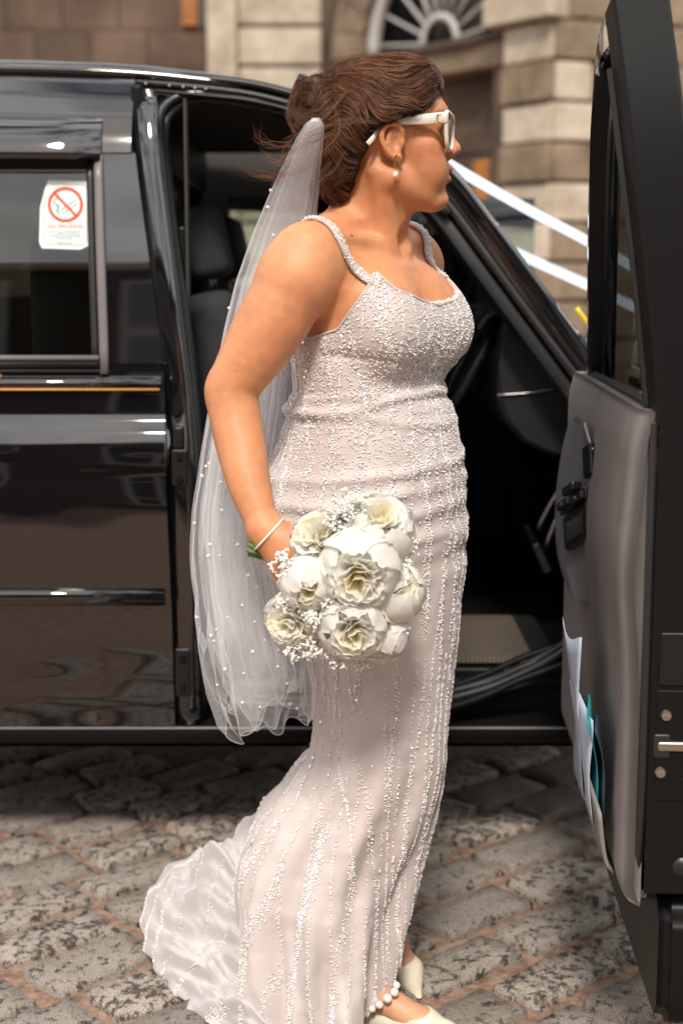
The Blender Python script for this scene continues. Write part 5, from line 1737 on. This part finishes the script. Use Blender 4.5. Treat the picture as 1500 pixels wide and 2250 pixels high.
# loose strands: picture-plane curves blown to the left and curls at the nape
def px_strand(pts, n=NS): return resample([at(*p) for p in pts], n)
loose = []
base_l = [[(720, 320, 2.53), (660, 318, 2.52), (600, 322, 2.52), (566, 300, 2.53), (563, 275, 2.54)], [(715, 335, 2.53), (650, 352, 2.52), (600, 352, 2.52), (570, 330, 2.53)],
          [(700, 345, 2.55), (650, 375, 2.54), (600, 388, 2.54), (560, 384, 2.55), (525, 372, 2.56)], [(690, 350, 2.55), (640, 385, 2.54), (590, 390, 2.54), (550, 378, 2.55)],
          [(665, 300, 2.53), (640, 330, 2.52), (628, 370, 2.52), (606, 396, 2.53), (594, 405, 2.54)], [(670, 290, 2.53), (630, 310, 2.52), (618, 350, 2.52), (604, 390, 2.53)],
          [(735, 290, 2.485), (690, 310, 2.478), (650, 325, 2.478), (615, 350, 2.49)], [(760, 330, 2.52), (735, 372, 2.51), (700, 398, 2.51), (683, 420, 2.52), (690, 436, 2.53)],
          [(745, 340, 2.53), (712, 375, 2.52), (706, 410, 2.52), (722, 428, 2.53), (738, 440, 2.54)], [(770, 350, 2.53), (735, 390, 2.52), (718, 425, 2.53), (730, 455, 2.54)],
          [(965, 175, 2.57), (972, 200, 2.575), (978, 225, 2.58), (984, 246, 2.58)], [(955, 170, 2.57), (966, 190, 2.58), (974, 215, 2.585), (977, 240, 2.585)],
          [(930, 290, 2.50), (912, 284, 2.49), (905, 300, 2.49), (908, 318, 2.49)], [(700, 190, 2.56), (735, 150, 2.56), (790, 132, 2.56), (850, 128, 2.56), (900, 138, 2.56)],
          [(820, 140, 2.56), (780, 122, 2.56), (730, 135, 2.56), (690, 165, 2.56)], [(880, 150, 2.55), (930, 135, 2.55), (962, 165, 2.56)], [(830, 270, 2.49), (760, 266, 2.48), (700, 290, 2.476), (650, 304, 2.478)],
          [(760, 200, 2.51), (720, 250, 2.50), (690, 265, 2.50), (650, 262, 2.50)], [(738, 230, 2.49), (745, 290, 2.48), (720, 330, 2.477), (680, 345, 2.478)]]
for b_ in base_l:
    for k in range(11 if b_[0][0] < 900 else 5):
        jit = [(u + rh.normal(0, 4 + 5 * i / len(b_)), v + rh.normal(0, 4 + 6 * i / len(b_)), Y + rh.normal(0, .004)) for i, (u, v, Y) in enumerate(b_)]
        loose.append(px_strand(jit))
L = np.array(loose)
strands.append(L); tones.append(tone_for(len(L), rh) * 1.2); rads.append(np.full(len(L), .00024))
S = np.concatenate(strands); Tn = np.concatenate(tones); Rd = np.concatenate(rads)
def strand_mesh(name, S, Tn, Rd, sides=3):
    n, m_, _ = S.shape
    T = np.gradient(S, axis=1); T /= np.linalg.norm(T, axis=2)[:, :, None] + 1e-9
    u0 = np.cross(T, np.array([.31, .2, .93])); u0 /= np.linalg.norm(u0, axis=2)[:, :, None] + 1e-9
    v0 = np.cross(T, u0)
    tp_ = np.interp(np.linspace(0, 1, m_), [0, .1, .7, 1], [.5, 1, .9, .15])
    V = []
    for k in range(sides):
        a = 2 * math.pi * k / sides
        V.append(S + (u0 * math.cos(a) + v0 * math.sin(a)) * (Rd[:, None] * tp_)[:, :, None])
    V = np.stack(V, 2)                                   # n,m,sides,3
    idx = np.arange(n * m_ * sides).reshape(n, m_, sides)
    a, b = idx[:, :-1], idx[:, 1:]
    F = np.stack([a, np.roll(a, -1, 2), np.roll(b, -1, 2), b], -1).reshape(-1, 4)
    me = np_mesh(name, V.reshape(-1, 3), F)
    set_col(me, 'tone', np.repeat(Tn, m_ * sides, 0))
    return me
o = obj('hair_strands', strand_mesh('hair_strands', S, Tn, Rd), M['hair'], hair_o)
tag(o, kind='stuff')
# brows and upper lashes
br = []
for s in (-1, 1):
    for k in range(60):
        t = rh.random()
        p0 = hp_(.1035 - .030 * t ** 1.5, (.010 + .040 * t) * s, .052 + .006 * math.sin(t * 2.4) + rh.normal(0, .0015))
        d_ = HF * -.25 + HS * s * .8 + HU * .35
        br.append(np.stack([p0 + d_ * .010 * q_ for q_ in np.linspace(0, 1, 6)]))
    for k in range(34):
        t = rh.random()
        p0 = hp_(.0955 - .006 * abs(t - .3), (.022 + .024 * t) * s, .029)
        br.append(np.stack([p0 + HF * .010 * q_ + HU * .006 * q_ ** 2 + HS * s * .003 * q_ for q_ in np.linspace(0, 1, 6)]))
br = np.array(br)
me = strand_mesh('brow_hair', br, np.tile(np.array([.016, .009, .006]), (len(br), 1)), np.full(len(br), .0004))
tag(obj('brow_hair', me, M['hair'], hair_o), kind='stuff')
# eyes
M['eye'] = mat('eye_white', (.75, .70, .66), .15, coat=1); M['iris'] = mat('iris', (.06, .03, .015), .1, coat=1)
# ---------------------------------------------------------------- veil
def tulle(name, a0, a1, col=(.93, .93, .95)):
    m, n, b = new_mat(name)
    out = n.nodes['Material Output']
    tr = n.nodes.new('ShaderNodeBsdfTransparent')
    df = n.nodes.new('ShaderNodeBsdfDiffuse'); df.inputs['Color'].default_value = (*col, 1)
    tl = n.nodes.new('ShaderNodeBsdfTranslucent'); tl.inputs['Color'].default_value = (*col, 1)
    mx0 = n.nodes.new('ShaderNodeMixShader'); mx0.inputs[0].default_value = .4
    n.links.new(df.outputs[0], mx0.inputs[1]); n.links.new(tl.outputs[0], mx0.inputs[2])
    lw = n.nodes.new('ShaderNodeLayerWeight'); lw.inputs['Blend'].default_value = .5
    pw = n.nodes.new('ShaderNodeMath'); pw.operation = 'POWER'; pw.inputs[1].default_value = 2.2
    mr = n.nodes.new('ShaderNodeMapRange'); mr.inputs['To Min'].default_value = a0; mr.inputs['To Max'].default_value = a1
    n.links.new(lw.outputs['Facing'], pw.inputs[0]); n.links.new(pw.outputs[0], mr.inputs['Value'])
    mx = n.nodes.new('ShaderNodeMixShader')
    n.links.new(mr.outputs[0], mx.inputs[0]); n.links.new(tr.outputs[0], mx.inputs[1]); n.links.new(mx0.outputs[0], mx.inputs[2])
    n.links.new(mx.outputs[0], out.inputs['Surface'])
    return m
M['veil'] = tulle('veil_tulle', .15, .62)
veil = empty('veil', A3(690, 270, 2.54))
tag(veil, 'long sheer white veil with scattered pearls hanging from the hair', 'veil')
VR = [(258, 687, 702, 2.492, .002), (262, 678, 709, 2.492, .005), (275, 668, 712, 2.493, .009), (300, 653, 711, 2.500, .010), (360, 622, 704, 2.525, .018), (430, 590, 698, 2.565, .026), (520, 553, 688, 2.625, .035), (620, 518, 665, 2.66, .040), (720, 494, 655, 2.66, .045), (820, 474, 642, 2.655, .050), (920, 456, 632, 2.65, .052),
      (1020, 440, 616, 2.635, .055), (1120, 425, 606, 2.62, .058), (1220, 419, 615, 2.60, .060), (1320, 426, 640, 2.585, .062), (1420, 438, 672, 2.575, .062), (1510, 455, 690, 2.57, .060), (1580, 480, 684, 2.565, .055), (1640, 540, 650, 2.56, .045)]
def veil_layer(seed, kx, ky, n1, n2, pl, vmax, hem):
    rr = np.random.default_rng(seed)
    vs_ = np.array([q[0] for q in VR], float)
    nv, nu = 110, 190
    vv = np.linspace(258, vmax, nv)
    ph = rr.uniform(0, 6.28, 6)
    V = np.zeros((nv, nu, 3))
    th = np.linspace(0, 2 * math.pi, nu, endpoint=False)
    for i, v in enumerate(vv):
        l, r_, Y, dy = (np.interp(v, vs_, [q[k] for q in VR]) for k in (1, 2, 3, 4))
        t = i / (nv - 1)
        c = (l + r_) / 2; hw = (r_ - l) / 2 * kx
        low = max(0, (t - .55) / .45)
        pleat = pl * (np.sin(n1 * th + ph[0] + 2.2 * t) + .7 * np.sin(n2 * th + ph[1] - 3.0 * t)) * min(1, .15 + t * 1.3)
        crump = low * .30 * (vnoise(np.stack([np.cos(th) * 1.5 + ph[2], np.sin(th) * 1.5, np.full(nu, t * 7)], 1), 1.5, seed) + .6 * vnoise(np.stack([np.cos(th) * 3.5 + ph[3], np.sin(th) * 3.5, np.full(nu, t * 16)], 1), 1.5, seed + 1))
        rad = 1 + pleat + crump
        uu = c + hw * np.clip(np.cos(th) * rad, -1.04, 1.04)
        yy = Y + dy * ky * np.sin(th) * (1 + 2.0 * pleat + 1.5 * crump)
        # hem: length differs round the veil
        dv = hem * t ** 5 * (np.sin(2 * th + ph[4]) + .7 * np.sin(3 * th + ph[5]) + .35 * np.sin(8 * th + ph[3])) - 45 * t ** 6 * np.cos(th) ** 2
        for j in range(nu):
            V[i, j] = at(uu[j], v + dv[j], yy[j])
    F = [(i * nu + j, i * nu + (j + 1) % nu, (i + 1) * nu + (j + 1) % nu, (i + 1) * nu + j) for i in range(nv - 1) for j in range(nu)]
    return V, F
Va, Fa = veil_layer(3, 1.0, 1.0, 9, 15, .06, 1600, 34)
o1 = obj('veil_outer_layer', np_mesh('veil_outer_layer', Va.reshape(-1, 3), np.array(Fa)), M['veil'], veil)
Vb, Fb = veil_layer(8, .80, .7, 7, 13, .11, 1560, 40)
o2 = obj('veil_inner_layer', np_mesh('veil_inner_layer', Vb.reshape(-1, 3), np.array(Fb)), M['veil'], veil)
Vc, Fc = veil_layer(15, .62, .45, 5, 11, .16, 1500, 50)
obj('veil_inner_layer', np_mesh('veil_inner_layer', Vc.reshape(-1, 3), np.array(Fc)), M['veil'], veil)
# comb that gathers it into the hair
tube('comb', [at(684, 266, 2.50), at(691, 263, 2.498), at(699, 266, 2.50)], .0022, M['pearl'], veil, n=10)
# rolled hem catches the light
M['hem'] = tulle('veil_hem', .25, .4)
for Vx in (Va, Vb):
    tube('veil_hem', Vx[-1], .0009, M['hem'], veil, raw=True, m=5, closed=True)
# pearls
vp = [(586, 418), (498, 671), (598, 1025), (585, 935), (452, 1028), (445, 1045), (458, 1018), (427, 1148), (486, 1053), (487, 1115), (461, 1198), (484, 1215), (457, 1224), (520, 1193), (566, 1286), (432, 1354), (463, 1394), (535, 1332), (558, 1368), (474, 1386), (470, 1412), (556, 1434), (583, 1404), (492, 1466), (538, 1481), (480, 1508), (500, 1352), (534, 1548), (573, 1553), (612, 1430), (631, 1500), (650, 1552), (635, 1550), (610, 1465), (590, 562), (588, 454), (600, 520), (640, 560), (545, 1265), (604, 1330)]
sph = ico(2)
import mathutils
kd = mathutils.kdtree.KDTree(len(Va.reshape(-1, 3)))
VaF = Va.reshape(-1, 3)
pix = np.stack([750 + FPX * VaF[:, 0] / (VaF[:, 1] * CT + (CAM_H - VaF[:, 2]) * ST), 1125 - FPX * ((VaF[:, 2] - CAM_H) * CT + VaF[:, 1] * ST) / (VaF[:, 1] * CT + (CAM_H - VaF[:, 2]) * ST)], 1)
pm = py_mesh('veil_pearl', sph[0] * .0034, [tuple(f) for f in sph[1]])
pm.materials.append(M['pearl'])
for k, (u, v) in enumerate(vp):
    dd_ = (pix[:, 0] - u) ** 2 + (pix[:, 1] - v) ** 2 + (VaF[:, 1] - 2.50) * 500
    j = int(np.argmin(dd_))
    o = obj('veil_pearl', pm, None, veil)
    o.location = VaF[j] + np.array([0, -.003, 0])
    s_ = random.choice((.7, .85, 1.0, 1.0)); o.scale = (s_, s_, s_)
# ---------------------------------------------------------------- bouquet
bq = empty('bouquet', A3(745, 1290, 2.33))
tag(bq, 'round bouquet of cream white peonies and gypsophila held at her hip', 'bouquet')
def petal_material(name, c0, c1):
    m, n, b = new_mat(name)
    out = n.nodes['Material Output']
    tc = n.nodes.new('ShaderNodeTexCoord')
    nz = n.nodes.new('ShaderNodeTexNoise'); nz.inputs['Scale'].default_value = 40; nz.inputs['Detail'].default_value = 4
    rp = n.nodes.new('ShaderNodeValToRGB'); rp.color_ramp.elements[0].color = (*c0, 1); rp.color_ramp.elements[1].color = (*c1, 1)
    n.links.new(tc.outputs['Object'], nz.inputs['Vector']); n.links.new(nz.outputs['Fac'], rp.inputs[0]); n.links.new(rp.outputs[0], b.inputs['Base Color'])
    b.inputs['Roughness'].default_value = .6; b.inputs['Specular IOR Level'].default_value = .25
    vb = n.nodes.new('ShaderNodeTexNoise'); vb.inputs['Scale'].default_value = 130; vb.inputs['Detail'].default_value = 3
    bq_ = n.nodes.new('ShaderNodeBump'); bq_.inputs['Strength'].default_value = .45; bq_.inputs['Distance'].default_value = .0016
    n.links.new(tc.outputs['Object'], vb.inputs['Vector']); n.links.new(vb.outputs['Fac'], bq_.inputs['Height']); n.links.new(bq_.outputs[0], b.inputs['Normal'])
    tl = n.nodes.new('ShaderNodeBsdfTranslucent'); n.links.new(rp.outputs[0], tl.inputs['Color'])
    mx = n.nodes.new('ShaderNodeMixShader'); mx.inputs[0].default_value = .5
    n.links.new(b.outputs[0], mx.inputs[1]); n.links.new(tl.outputs[0], mx.inputs[2]); n.links.new(mx.outputs[0], out.inputs['Surface'])
    return m
M['petal'] = petal_material('cream_petal', (.92, .90, .84), (.95, .94, .91))
M['petal_in'] = petal_material('yellow_cream_petal', (.95, .89, .62), (.95, .92, .78))
M['green'] = mat('stem_green', (.10, .16, .05), .6)
M['stamen'] = mat('stamen_yellow', (.62, .48, .06), .6)
def petal(name, c, ax, R0, phi0, wid, th0, th1, ruf, seed, m_, parent, nu=9, nv=9, curl=0.0, sq=1.0):
    """patch of a cup: polar angle th0 (base) to th1 (tip) about axis ax"""
    rr = np.random.default_rng(seed)
    ax = np.array(ax) / np.linalg.norm(ax)
    t1 = np.cross(ax, [.2, .1, .97]); t1 /= np.linalg.norm(t1); t2 = np.cross(ax, t1)
    ph = rr.uniform(0, 6.28, 3); V = []
    for i in range(nu):
        s = i / (nu - 1) * 2 - 1
        for j in range(nv):
            t = j / (nv - 1)
            wt = wid * (math.sin(math.pi * min(1, .12 + .62 * t)) ** .7) * (1 - .35 * max(0, t - .75) / .25 * abs(s))
            notch = .10 * (1 - abs(s)) * 0
            th_ = th0 + (th1 - th0) * (t - .10 * t * s * s)
            ph_ = phi0 + s * wt
            rad = R0 * (1 + ruf * t * t * (math.sin(6 * s + ph[0]) * .6 + math.sin(13 * s + ph[1]) * .35) + curl * t ** 3 + .03 * math.sin(3 * t + ph[2]))
            th_ += ruf * .8 * t * t * math.sin(9 * s + ph[1])
            V.append(c + rad * (math.cos(th_) * ax * sq + math.sin(th_) * (math.cos(ph_) * t1 + math.sin(ph_) * t2)))
    return obj(name, py_mesh(name, V, grid_faces(nu, nv)), m_, parent)
def peony(u, v, Y, rpx, kind, seed, ax=None):
    c = A3(u, v, Y); rr = np.random.default_rng(seed)
    R0 = rpx / 1400.0 * 1.07
    cen = A3(752, 1290, 2.43)
    a = c - cen; a /= np.linalg.norm(a)
    a = a * .75 + np.array([0, -.55, .12]); a /= np.linalg.norm(a)
    if ax is not None: a = np.array(ax, float)
    fl_ = empty('peony', c); attach(fl_, bq)
    P0 = rr.uniform(0, 6.28)
    op = {'open': .72, 'bud': .26, 'ruffle': 1.05}[kind]
    # guard petals
    ng = {'open': 7, 'bud': 6, 'ruffle': 6}[kind]
    for k in range(4):
        petal('petal', c, a, R0 * 1.07, P0 + 1.1 + k * 1.57 + rr.normal(0, .2), .75, 2.7, 1.25 + rr.normal(0, .12), .07, seed * 100 + 80 + k, M['petal'], fl_, curl=.05)
    for k in range(ng):
        petal('petal', c, a, R0 * (1.0 + .035 * (k % 3)), P0 + k * 2 * math.pi / ng * (1.0 if kind != 'bud' else 1.0) + rr.normal(0, .12), .80 if kind != 'bud' else .95, 2.7, op + rr.normal(0, .08), .060 if kind != 'bud' else .040, seed * 100 + k, M['petal'], fl_, curl=.02)
    # crowded inner petals, seen on edge as ruffles
    t1 = np.cross(a, [.2, .1, .97]); t1 /= np.linalg.norm(t1); t2 = np.cross(a, t1)
    nin = {'open': 34, 'bud': 16, 'ruffle': 46}[kind]; spread_ = {'open': .95, 'bud': .55, 'ruffle': 1.25}[kind]
    for k in range(nin):
        q = math.sqrt((k + .5) / nin); an = k * 2.39996 + rr.normal(0, .2)
        d_ = math.cos(q * spread_) * a + math.sin(q * spread_) * (math.cos(an) * t1 + math.sin(an) * t2)
        w_ = -math.sin(an) * t1 + math.cos(an) * t2
        w_ = w_ + rr.normal(0, .45, 3); w_ -= d_ * (w_ @ d_); w_ /= np.linalg.norm(w_)
        n_ = np.cross(d_, w_)
        L1 = R0 * (.97 + .04 * q + rr.normal(0, .035)); W = R0 * rr.uniform(.26, .42); ph = rr.uniform(0, 6.28, 2)
        V = []
        for i in range(8):
            sx_ = i / 7 * 2 - 1
            for j in range(5):
                t = j / 4
                V.append(c + d_ * (L1 * (.35 + .65 * t) - W * .25 * sx_ ** 2 * t + R0 * .02 * math.sin(9 * sx_ + ph[1]) * t) + w_ * (sx_ * W * (.45 + .55 * t)) + n_ * (W * .38 * (sx_ ** 2 - .3) * (1 - .2 * t) + R0 * .035 * t * math.sin(5 * sx_ + ph[0])))
        inn = q < .34 if kind != 'ruffle' else rr.random() < .25
        obj('petal', py_mesh('petal', V, grid_faces(8, 5)), M['petal_in'] if inn else M['petal'], fl_)
    if kind != 'ruffle':
        bm = bmesh.new()
        for k in range(26):
            d_ = a + rr.normal(0, .28, 3); d_ /= np.linalg.norm(d_)
            bmesh.ops.create_icosphere(bm, subdivisions=1, radius=R0 * .05, matrix=Matrix.Translation(c + d_ * R0 * .48))
        obj('stamens', bm_mesh('stamens', bm, True), M['stamen'], fl_)
    return fl_
FL_ = [(788, 1252, 2.285, 84, 'open', 1), (682, 1280, 2.300, 60, 'bud', 2), (648, 1362, 2.315, 58, 'ruffle', 3), (772, 1372, 2.290, 70, 'open', 4), (866, 1302, 2.320, 62, 'bud', 5), (838, 1396, 2.325, 54, 'bud', 6), (828, 1168, 2.330, 76, 'open', 7), (704, 1188, 2.325, 62, 'ruffle', 8), (758, 1318, 2.34, 60, 'bud', 9)]
axes = {1: (-.05, -.93, -.15), 2: (-.10, -.90, -.25), 4: (.10, -.90, -.30), 5: (.55, -.75, .35), 6: (.35, -.70, -.60), 7: (.25, -.65, .70), 3: (-.50, -.80, -.25), 8: (-.25, -.80, .55)}
for q in FL_:
    a = axes.get(q[5])
    if a is not None: a = np.array(a) / np.linalg.norm(a)
    peony(*q, ax=a)
# gypsophila: dozens of tiny white florets on fine stems, per sprig
gy = [(762, 1108, 2.33, 46), (738, 1135, 2.33, 30), (626, 1232, 2.33, 34), (640, 1312, 2.32, 34), (888, 1195, 2.36, 34), (884, 1230, 2.35, 20), (690, 1345, 2.30, 30), (688, 1408, 2.32, 34), (742, 1430, 2.325, 34), (648, 1418, 2.335, 26), (790, 1432, 2.335, 30), (880, 1360, 2.35, 26), (720, 1310, 2.30, 20)]
M['gyp'] = mat('gypsophila_white', (.80, .79, .74), .6)
rq = np.random.default_rng(12)
root = A3(752, 1285, 2.42)
i1 = ico(1)
for u, v, Y, r_ in gy:
    c = A3(u, v, Y); n_ = int(r_ * 1.6)
    D = rq.normal(size=(n_, 3)); D /= np.linalg.norm(D, axis=1)[:, None]
    c = c + np.array([0, -.035, 0]); Pp = c + D * (rq.random(n_) ** .5 * r_ / 1400)[:, None] * np.array([1, .8, 1])
    V, F = [], []
    for p in Pp:
        for t in range(3):
            V.append(p + rq.normal(0, .0017, 3) + i1[0] * rq.uniform(.0016, .0030)); F.append(i1[1])
    V = np.array(V); nvv = len(i1[0])
    F = np.concatenate([f + k * nvv for k, f in enumerate(F)])
    o = obj('gypsophila', np_mesh('gypsophila', V.reshape(-1, 3), F), M['gyp'], bq)
    st_ = []
    for p in Pp[::2]:
        st_.append(np.stack([root + (c - root) * .55, c + (p - c) * .3 - (c - root) * .1, p]))
    S_ = np.array([resample(q, 6) for q in st_])
    me = strand_mesh('gypsophila_stems', S_, np.tile(np.array([.1, .2, .05]), (len(S_), 1)), np.full(len(S_), .0006))
    tag(obj('gypsophila_stems', me, M['green'], o), kind='stuff')
# bound stems behind, through the hand
h0, h1 = root + np.array([0, .02, 0]), A3(600, 1222, 2.372)
for k in range(9):
    off_ = np.array([0, math.cos(k * .7) * .009, math.sin(k * .7) * .009])
    tube('stem', [root + off_ * 3 + np.array([0, -.05, 0]), (root + h1) / 2 + off_, h1 + off_, h1 + (h1 - root) * .35 + off_ * 1.6], .0035, M['green'], bq, n=10, m=6)
tube('handle_wrap', [(root + h1) / 2 - (root - h1) * .2, h1, h1 + (h1 - root) * .15], .0135, M['ribbon'], bq, n=8, m=12)
# ---------------------------------------------------------------- sunglasses, earring, bracelet, shoes
M['acetate'] = mat('cream_acetate', (.74, .66, .58), .25, coat=.5)
M['gold'] = mat('gold', (.80, .48, .14), .18, 1.0)
M['lens'] = glass_mat('sunglass_lens', (.30, .24, .20), 1.0, .8)
M['shoe'] = mat('cream_leather', (.70, .62, .50), .35, coat=.2)
gls = empty('sunglasses', hp_(.11, 0, .03))
tag(gls, 'cream framed sunglasses with a gold monogram worn by the woman', 'sunglasses')
def gf(s, u): return hp_(.1165 - .0205 * (abs(s) / .068) ** 1.7 - .10 * (.045 - u), s, u)
for s in (-1, 1):
    rim = [(.009, .030), (.020, .038), (.045, .0425), (.069, .046), (.071, .036), (.068, .018), (.060, -.006), (.040, -.0145), (.022, -.009), (.012, .006)]
    pts = resample([gf(a * s, b) for a, b in rim] + [gf(rim[0][0] * s, rim[0][1])], 60)[:-1]
    tube('rim', pts, 0, M['acetate'], gls, raw=True, closed=True, prof=rect(.0055, .0070, .0012), up=HF)
    ctr = gf(.040 * s, .016)
    V = [ctr] + [Vector(p) for p in pts]
    obj('lens', py_mesh('lens', V, [(0, i + 1, (i + 1) % 59 + 1) for i in range(59)]), M['lens'], gls)
    tp_ = [hp_(.0960, .0715 * s, .0365), hp_(.072, .0765 * s, .0350), hp_(.040, .0810 * s, .0335), hp_(.014, .0805 * s, .0325), hp_(.000, .0740 * s, .0305), hp_(-.020, .0770 * s, .021), hp_(-.031, .0850 * s, .008), hp_(-.041, .0875 * s, -.002)]
    P_ = resample(tp_, 40)
    V, F = sweep(P_, rect(.0042, .0190, .0012), up=HU, scale=np.interp(np.linspace(0, 1, 40), [0, .25, .5, .75, 1], [1.0, .92, .62, .40, .42]))
    V = V.reshape(40, 8, 3)
    tmp = obj('temple_arm', py_mesh('temple_arm', V.reshape(-1, 3), F), M['acetate'], gls)
    # gold monogram: two interlocked letter strokes
    mc = hp_(.0800, .0785 * s, .0355)
    ax1, ax2 = HF, HU
    ccur = [mc + ax1 * (.0050 * math.cos(a) + .001) * (1 if s > 0 else -1) + ax2 * .0062 * math.sin(a) for a in np.linspace(.8, 5.5, 16)]
    tube('monogram_stroke', ccur, .0007, M['gold'], tmp, raw=True, m=6)
    sg_ = 1 if s > 0 else -1
    jcur = [mc + ax1 * sg_ * x + ax2 * y for x, y in ((-.001, .009), (-.001, .003), (-.001, -.004), (-.003, -.0085), (-.0065, -.0075), (-.0075, -.004))]
    tube('monogram_stroke', jcur, .0007, M['gold'], tmp, n=16, m=6)
tube('bridge', [gf(-.010, .024), hp_(.1165, 0, .027), gf(.010, .024)], .0032, M['acetate'], gls, n=8)
# earring
er = empty('earring', hp_(-.003, .078, -.03))
tag(er, 'gold link earring with a pearl drop on her ear', 'earring')
c0 = A3(872, 356, 2.505)
lk = []
hw_, hh_ = .0048, .0120
for a in np.linspace(0, 2 * math.pi, 40, endpoint=False):
    x = hw_ * np.sign(math.cos(a)) * abs(math.cos(a)) ** .35; z = hh_ * np.sign(math.sin(a)) * abs(math.sin(a)) ** .35
    lk.append(c0 + np.array([x * .85 + z * .10, -x * .5, z]))
tube('link', lk, .0012, M['gold'], er, raw=True, closed=True, m=8)
pc = c0 + np.array([-.0025, 0, -.0195])
tube('drop_wire', [c0 + np.array([-.001, 0, -.012]), pc + np.array([0, 0, .006])], .0004, M['gold'], er, n=3, m=5)
bm = bmesh.new(); bmesh.ops.create_uvsphere(bm, u_segments=20, v_segments=14, radius=.0050, matrix=Matrix.Translation(pc) @ Matrix.Diagonal((.88, .88, 1.15, 1)))
obj('pearl_drop', bm_mesh('pearl_drop', bm, True), M['pearl'], er)
# bracelet
bc = A3(588, 1176, 2.360); fa_ = (KN[1] - EL); fa_ = (WR - EL) / np.linalg.norm(WR - EL)
axb = np.array([.66, -.05, -.60]); axb /= np.linalg.norm(axb)
e1 = np.cross(axb, [0, 1, 0]); e1 /= np.linalg.norm(e1); e2 = np.cross(axb, e1)
brc = empty('bracelet', bc); tag(brc, 'thin silver crystal bracelet round her wrist', 'bracelet')
nB = 56
rp_ = []
for a in np.linspace(0, 2 * math.pi, nB, endpoint=False):
    d_ = e1 * math.cos(a) + e2 * math.sin(a)
    lo_, hi_ = .0, .07
    for _ in range(18):
        md_ = (lo_ + hi_) / 2
        if body.eval((bc + d_ * md_)[None])[0] < .0026: lo_ = md_
        else: hi_ = md_
    rp_.append(bc + d_ * min(hi_, .036))
tube('band', rp_, .0019, M['pearl'], brc, raw=True, closed=True, m=6)
ct = py_mesh('stone', ico(1)[0] * .0023, [tuple(f) for f in ico(1)[1]]); ct.materials.append(M['crystal'])
for k, p in enumerate(rp_):
    for w_ in (0, .5):
        q_ = np.array(p) * (1 - w_) + np.array(rp_[(k + 1) % nB]) * w_
        o = obj('stone', ct, None, brc); o.location = q_; o.parent = brc
# shoes
def shoe(name, A, B_, T, hoff, label):
    S_ = Field()
    H_ = A + np.array(hoff)
    dirv = T - B_; dirv /= np.linalg.norm(dirv)
    S_.chain([H_, (H_ + B_) / 2 + np.array([0, 0, -.004]), B_, B_ + (T - B_) * .55, T + dirv * .032], [.026, .025, .031, .019, .003], .012)
    S_.capsule(A + np.array([-.012, .0, .03]), B_ + np.array([-.012, 0, .036]), .034, .024, .006, 's')
    S_.capsule(A + np.array([.0, .0, .05]), A + np.array([-.01, 0, .0]), .036, .028, .006, 's')
    S_.add(lambda P: .0035 - P[:, 2], B_, .4, 'i', .002)
    V, F = polygonize(S_, .0024, np.minimum(np.minimum(H_, B_), T) - .06, np.maximum(np.maximum(H_, B_), T) + .06)
    sh = obj(name, np_mesh(name, V, F), M['shoe'], person)
    tag(sh, label)
    hl0 = H_ + np.array([-.006, 0, -.015]); hl1 = np.array([hl0[0] - .008, hl0[1], max(.004, hl0[2] - .115)])
    tube('stiletto_heel', [hl0, hl0 * .6 + hl1 * .4, hl1], .0055, M['shoe'], sh, n=8, scale=np.linspace(1.9, .8, 8))
    return sh
s1 = shoe('shoe', AKr, BLr, TOr, (-.036, .014, -.040), 'cream pointed shoe with a pearl ankle strap stepping forward')
s2 = shoe('shoe', AKl, BLl, TOl, (-.036, .012, -.020), 'cream pointed shoe on the rear foot')
pl_ = py_mesh('strap_pearl', ico(2)[0], [tuple(f) for f in ico(2)[1]]); pl_.materials.append(M['pearl'])
def pearls(par, lst):
    for u, v, Y, r_ in lst:
        o = obj('strap_pearl', pl_, None, par); o.location = A3(u, v, Y); o.scale = (r_ / 1190,) * 3
pearls(s1, [(776, 2236, 2.545, 6), (789, 2232, 2.538, 6.5), (802, 2226, 2.532, 7), (817, 2218, 2.527, 8), (833, 2209, 2.525, 9), (851, 2195, 2.527, 10.5), (866, 2181, 2.535, 10), (871, 2166, 2.548, 8.5), (864, 2156, 2.565, 7)])
pearls(s2, [(863, 2037, 2.700, 8), (868, 2046, 2.698, 9), (862, 2059, 2.690, 8), (856, 2070, 2.69, 6)])
tube('heel_strap', [A3(758, 2196, 2.56), A3(764, 2216, 2.548), A3(776, 2236, 2.545)], .0035, M['shoe'], s1, n=8)
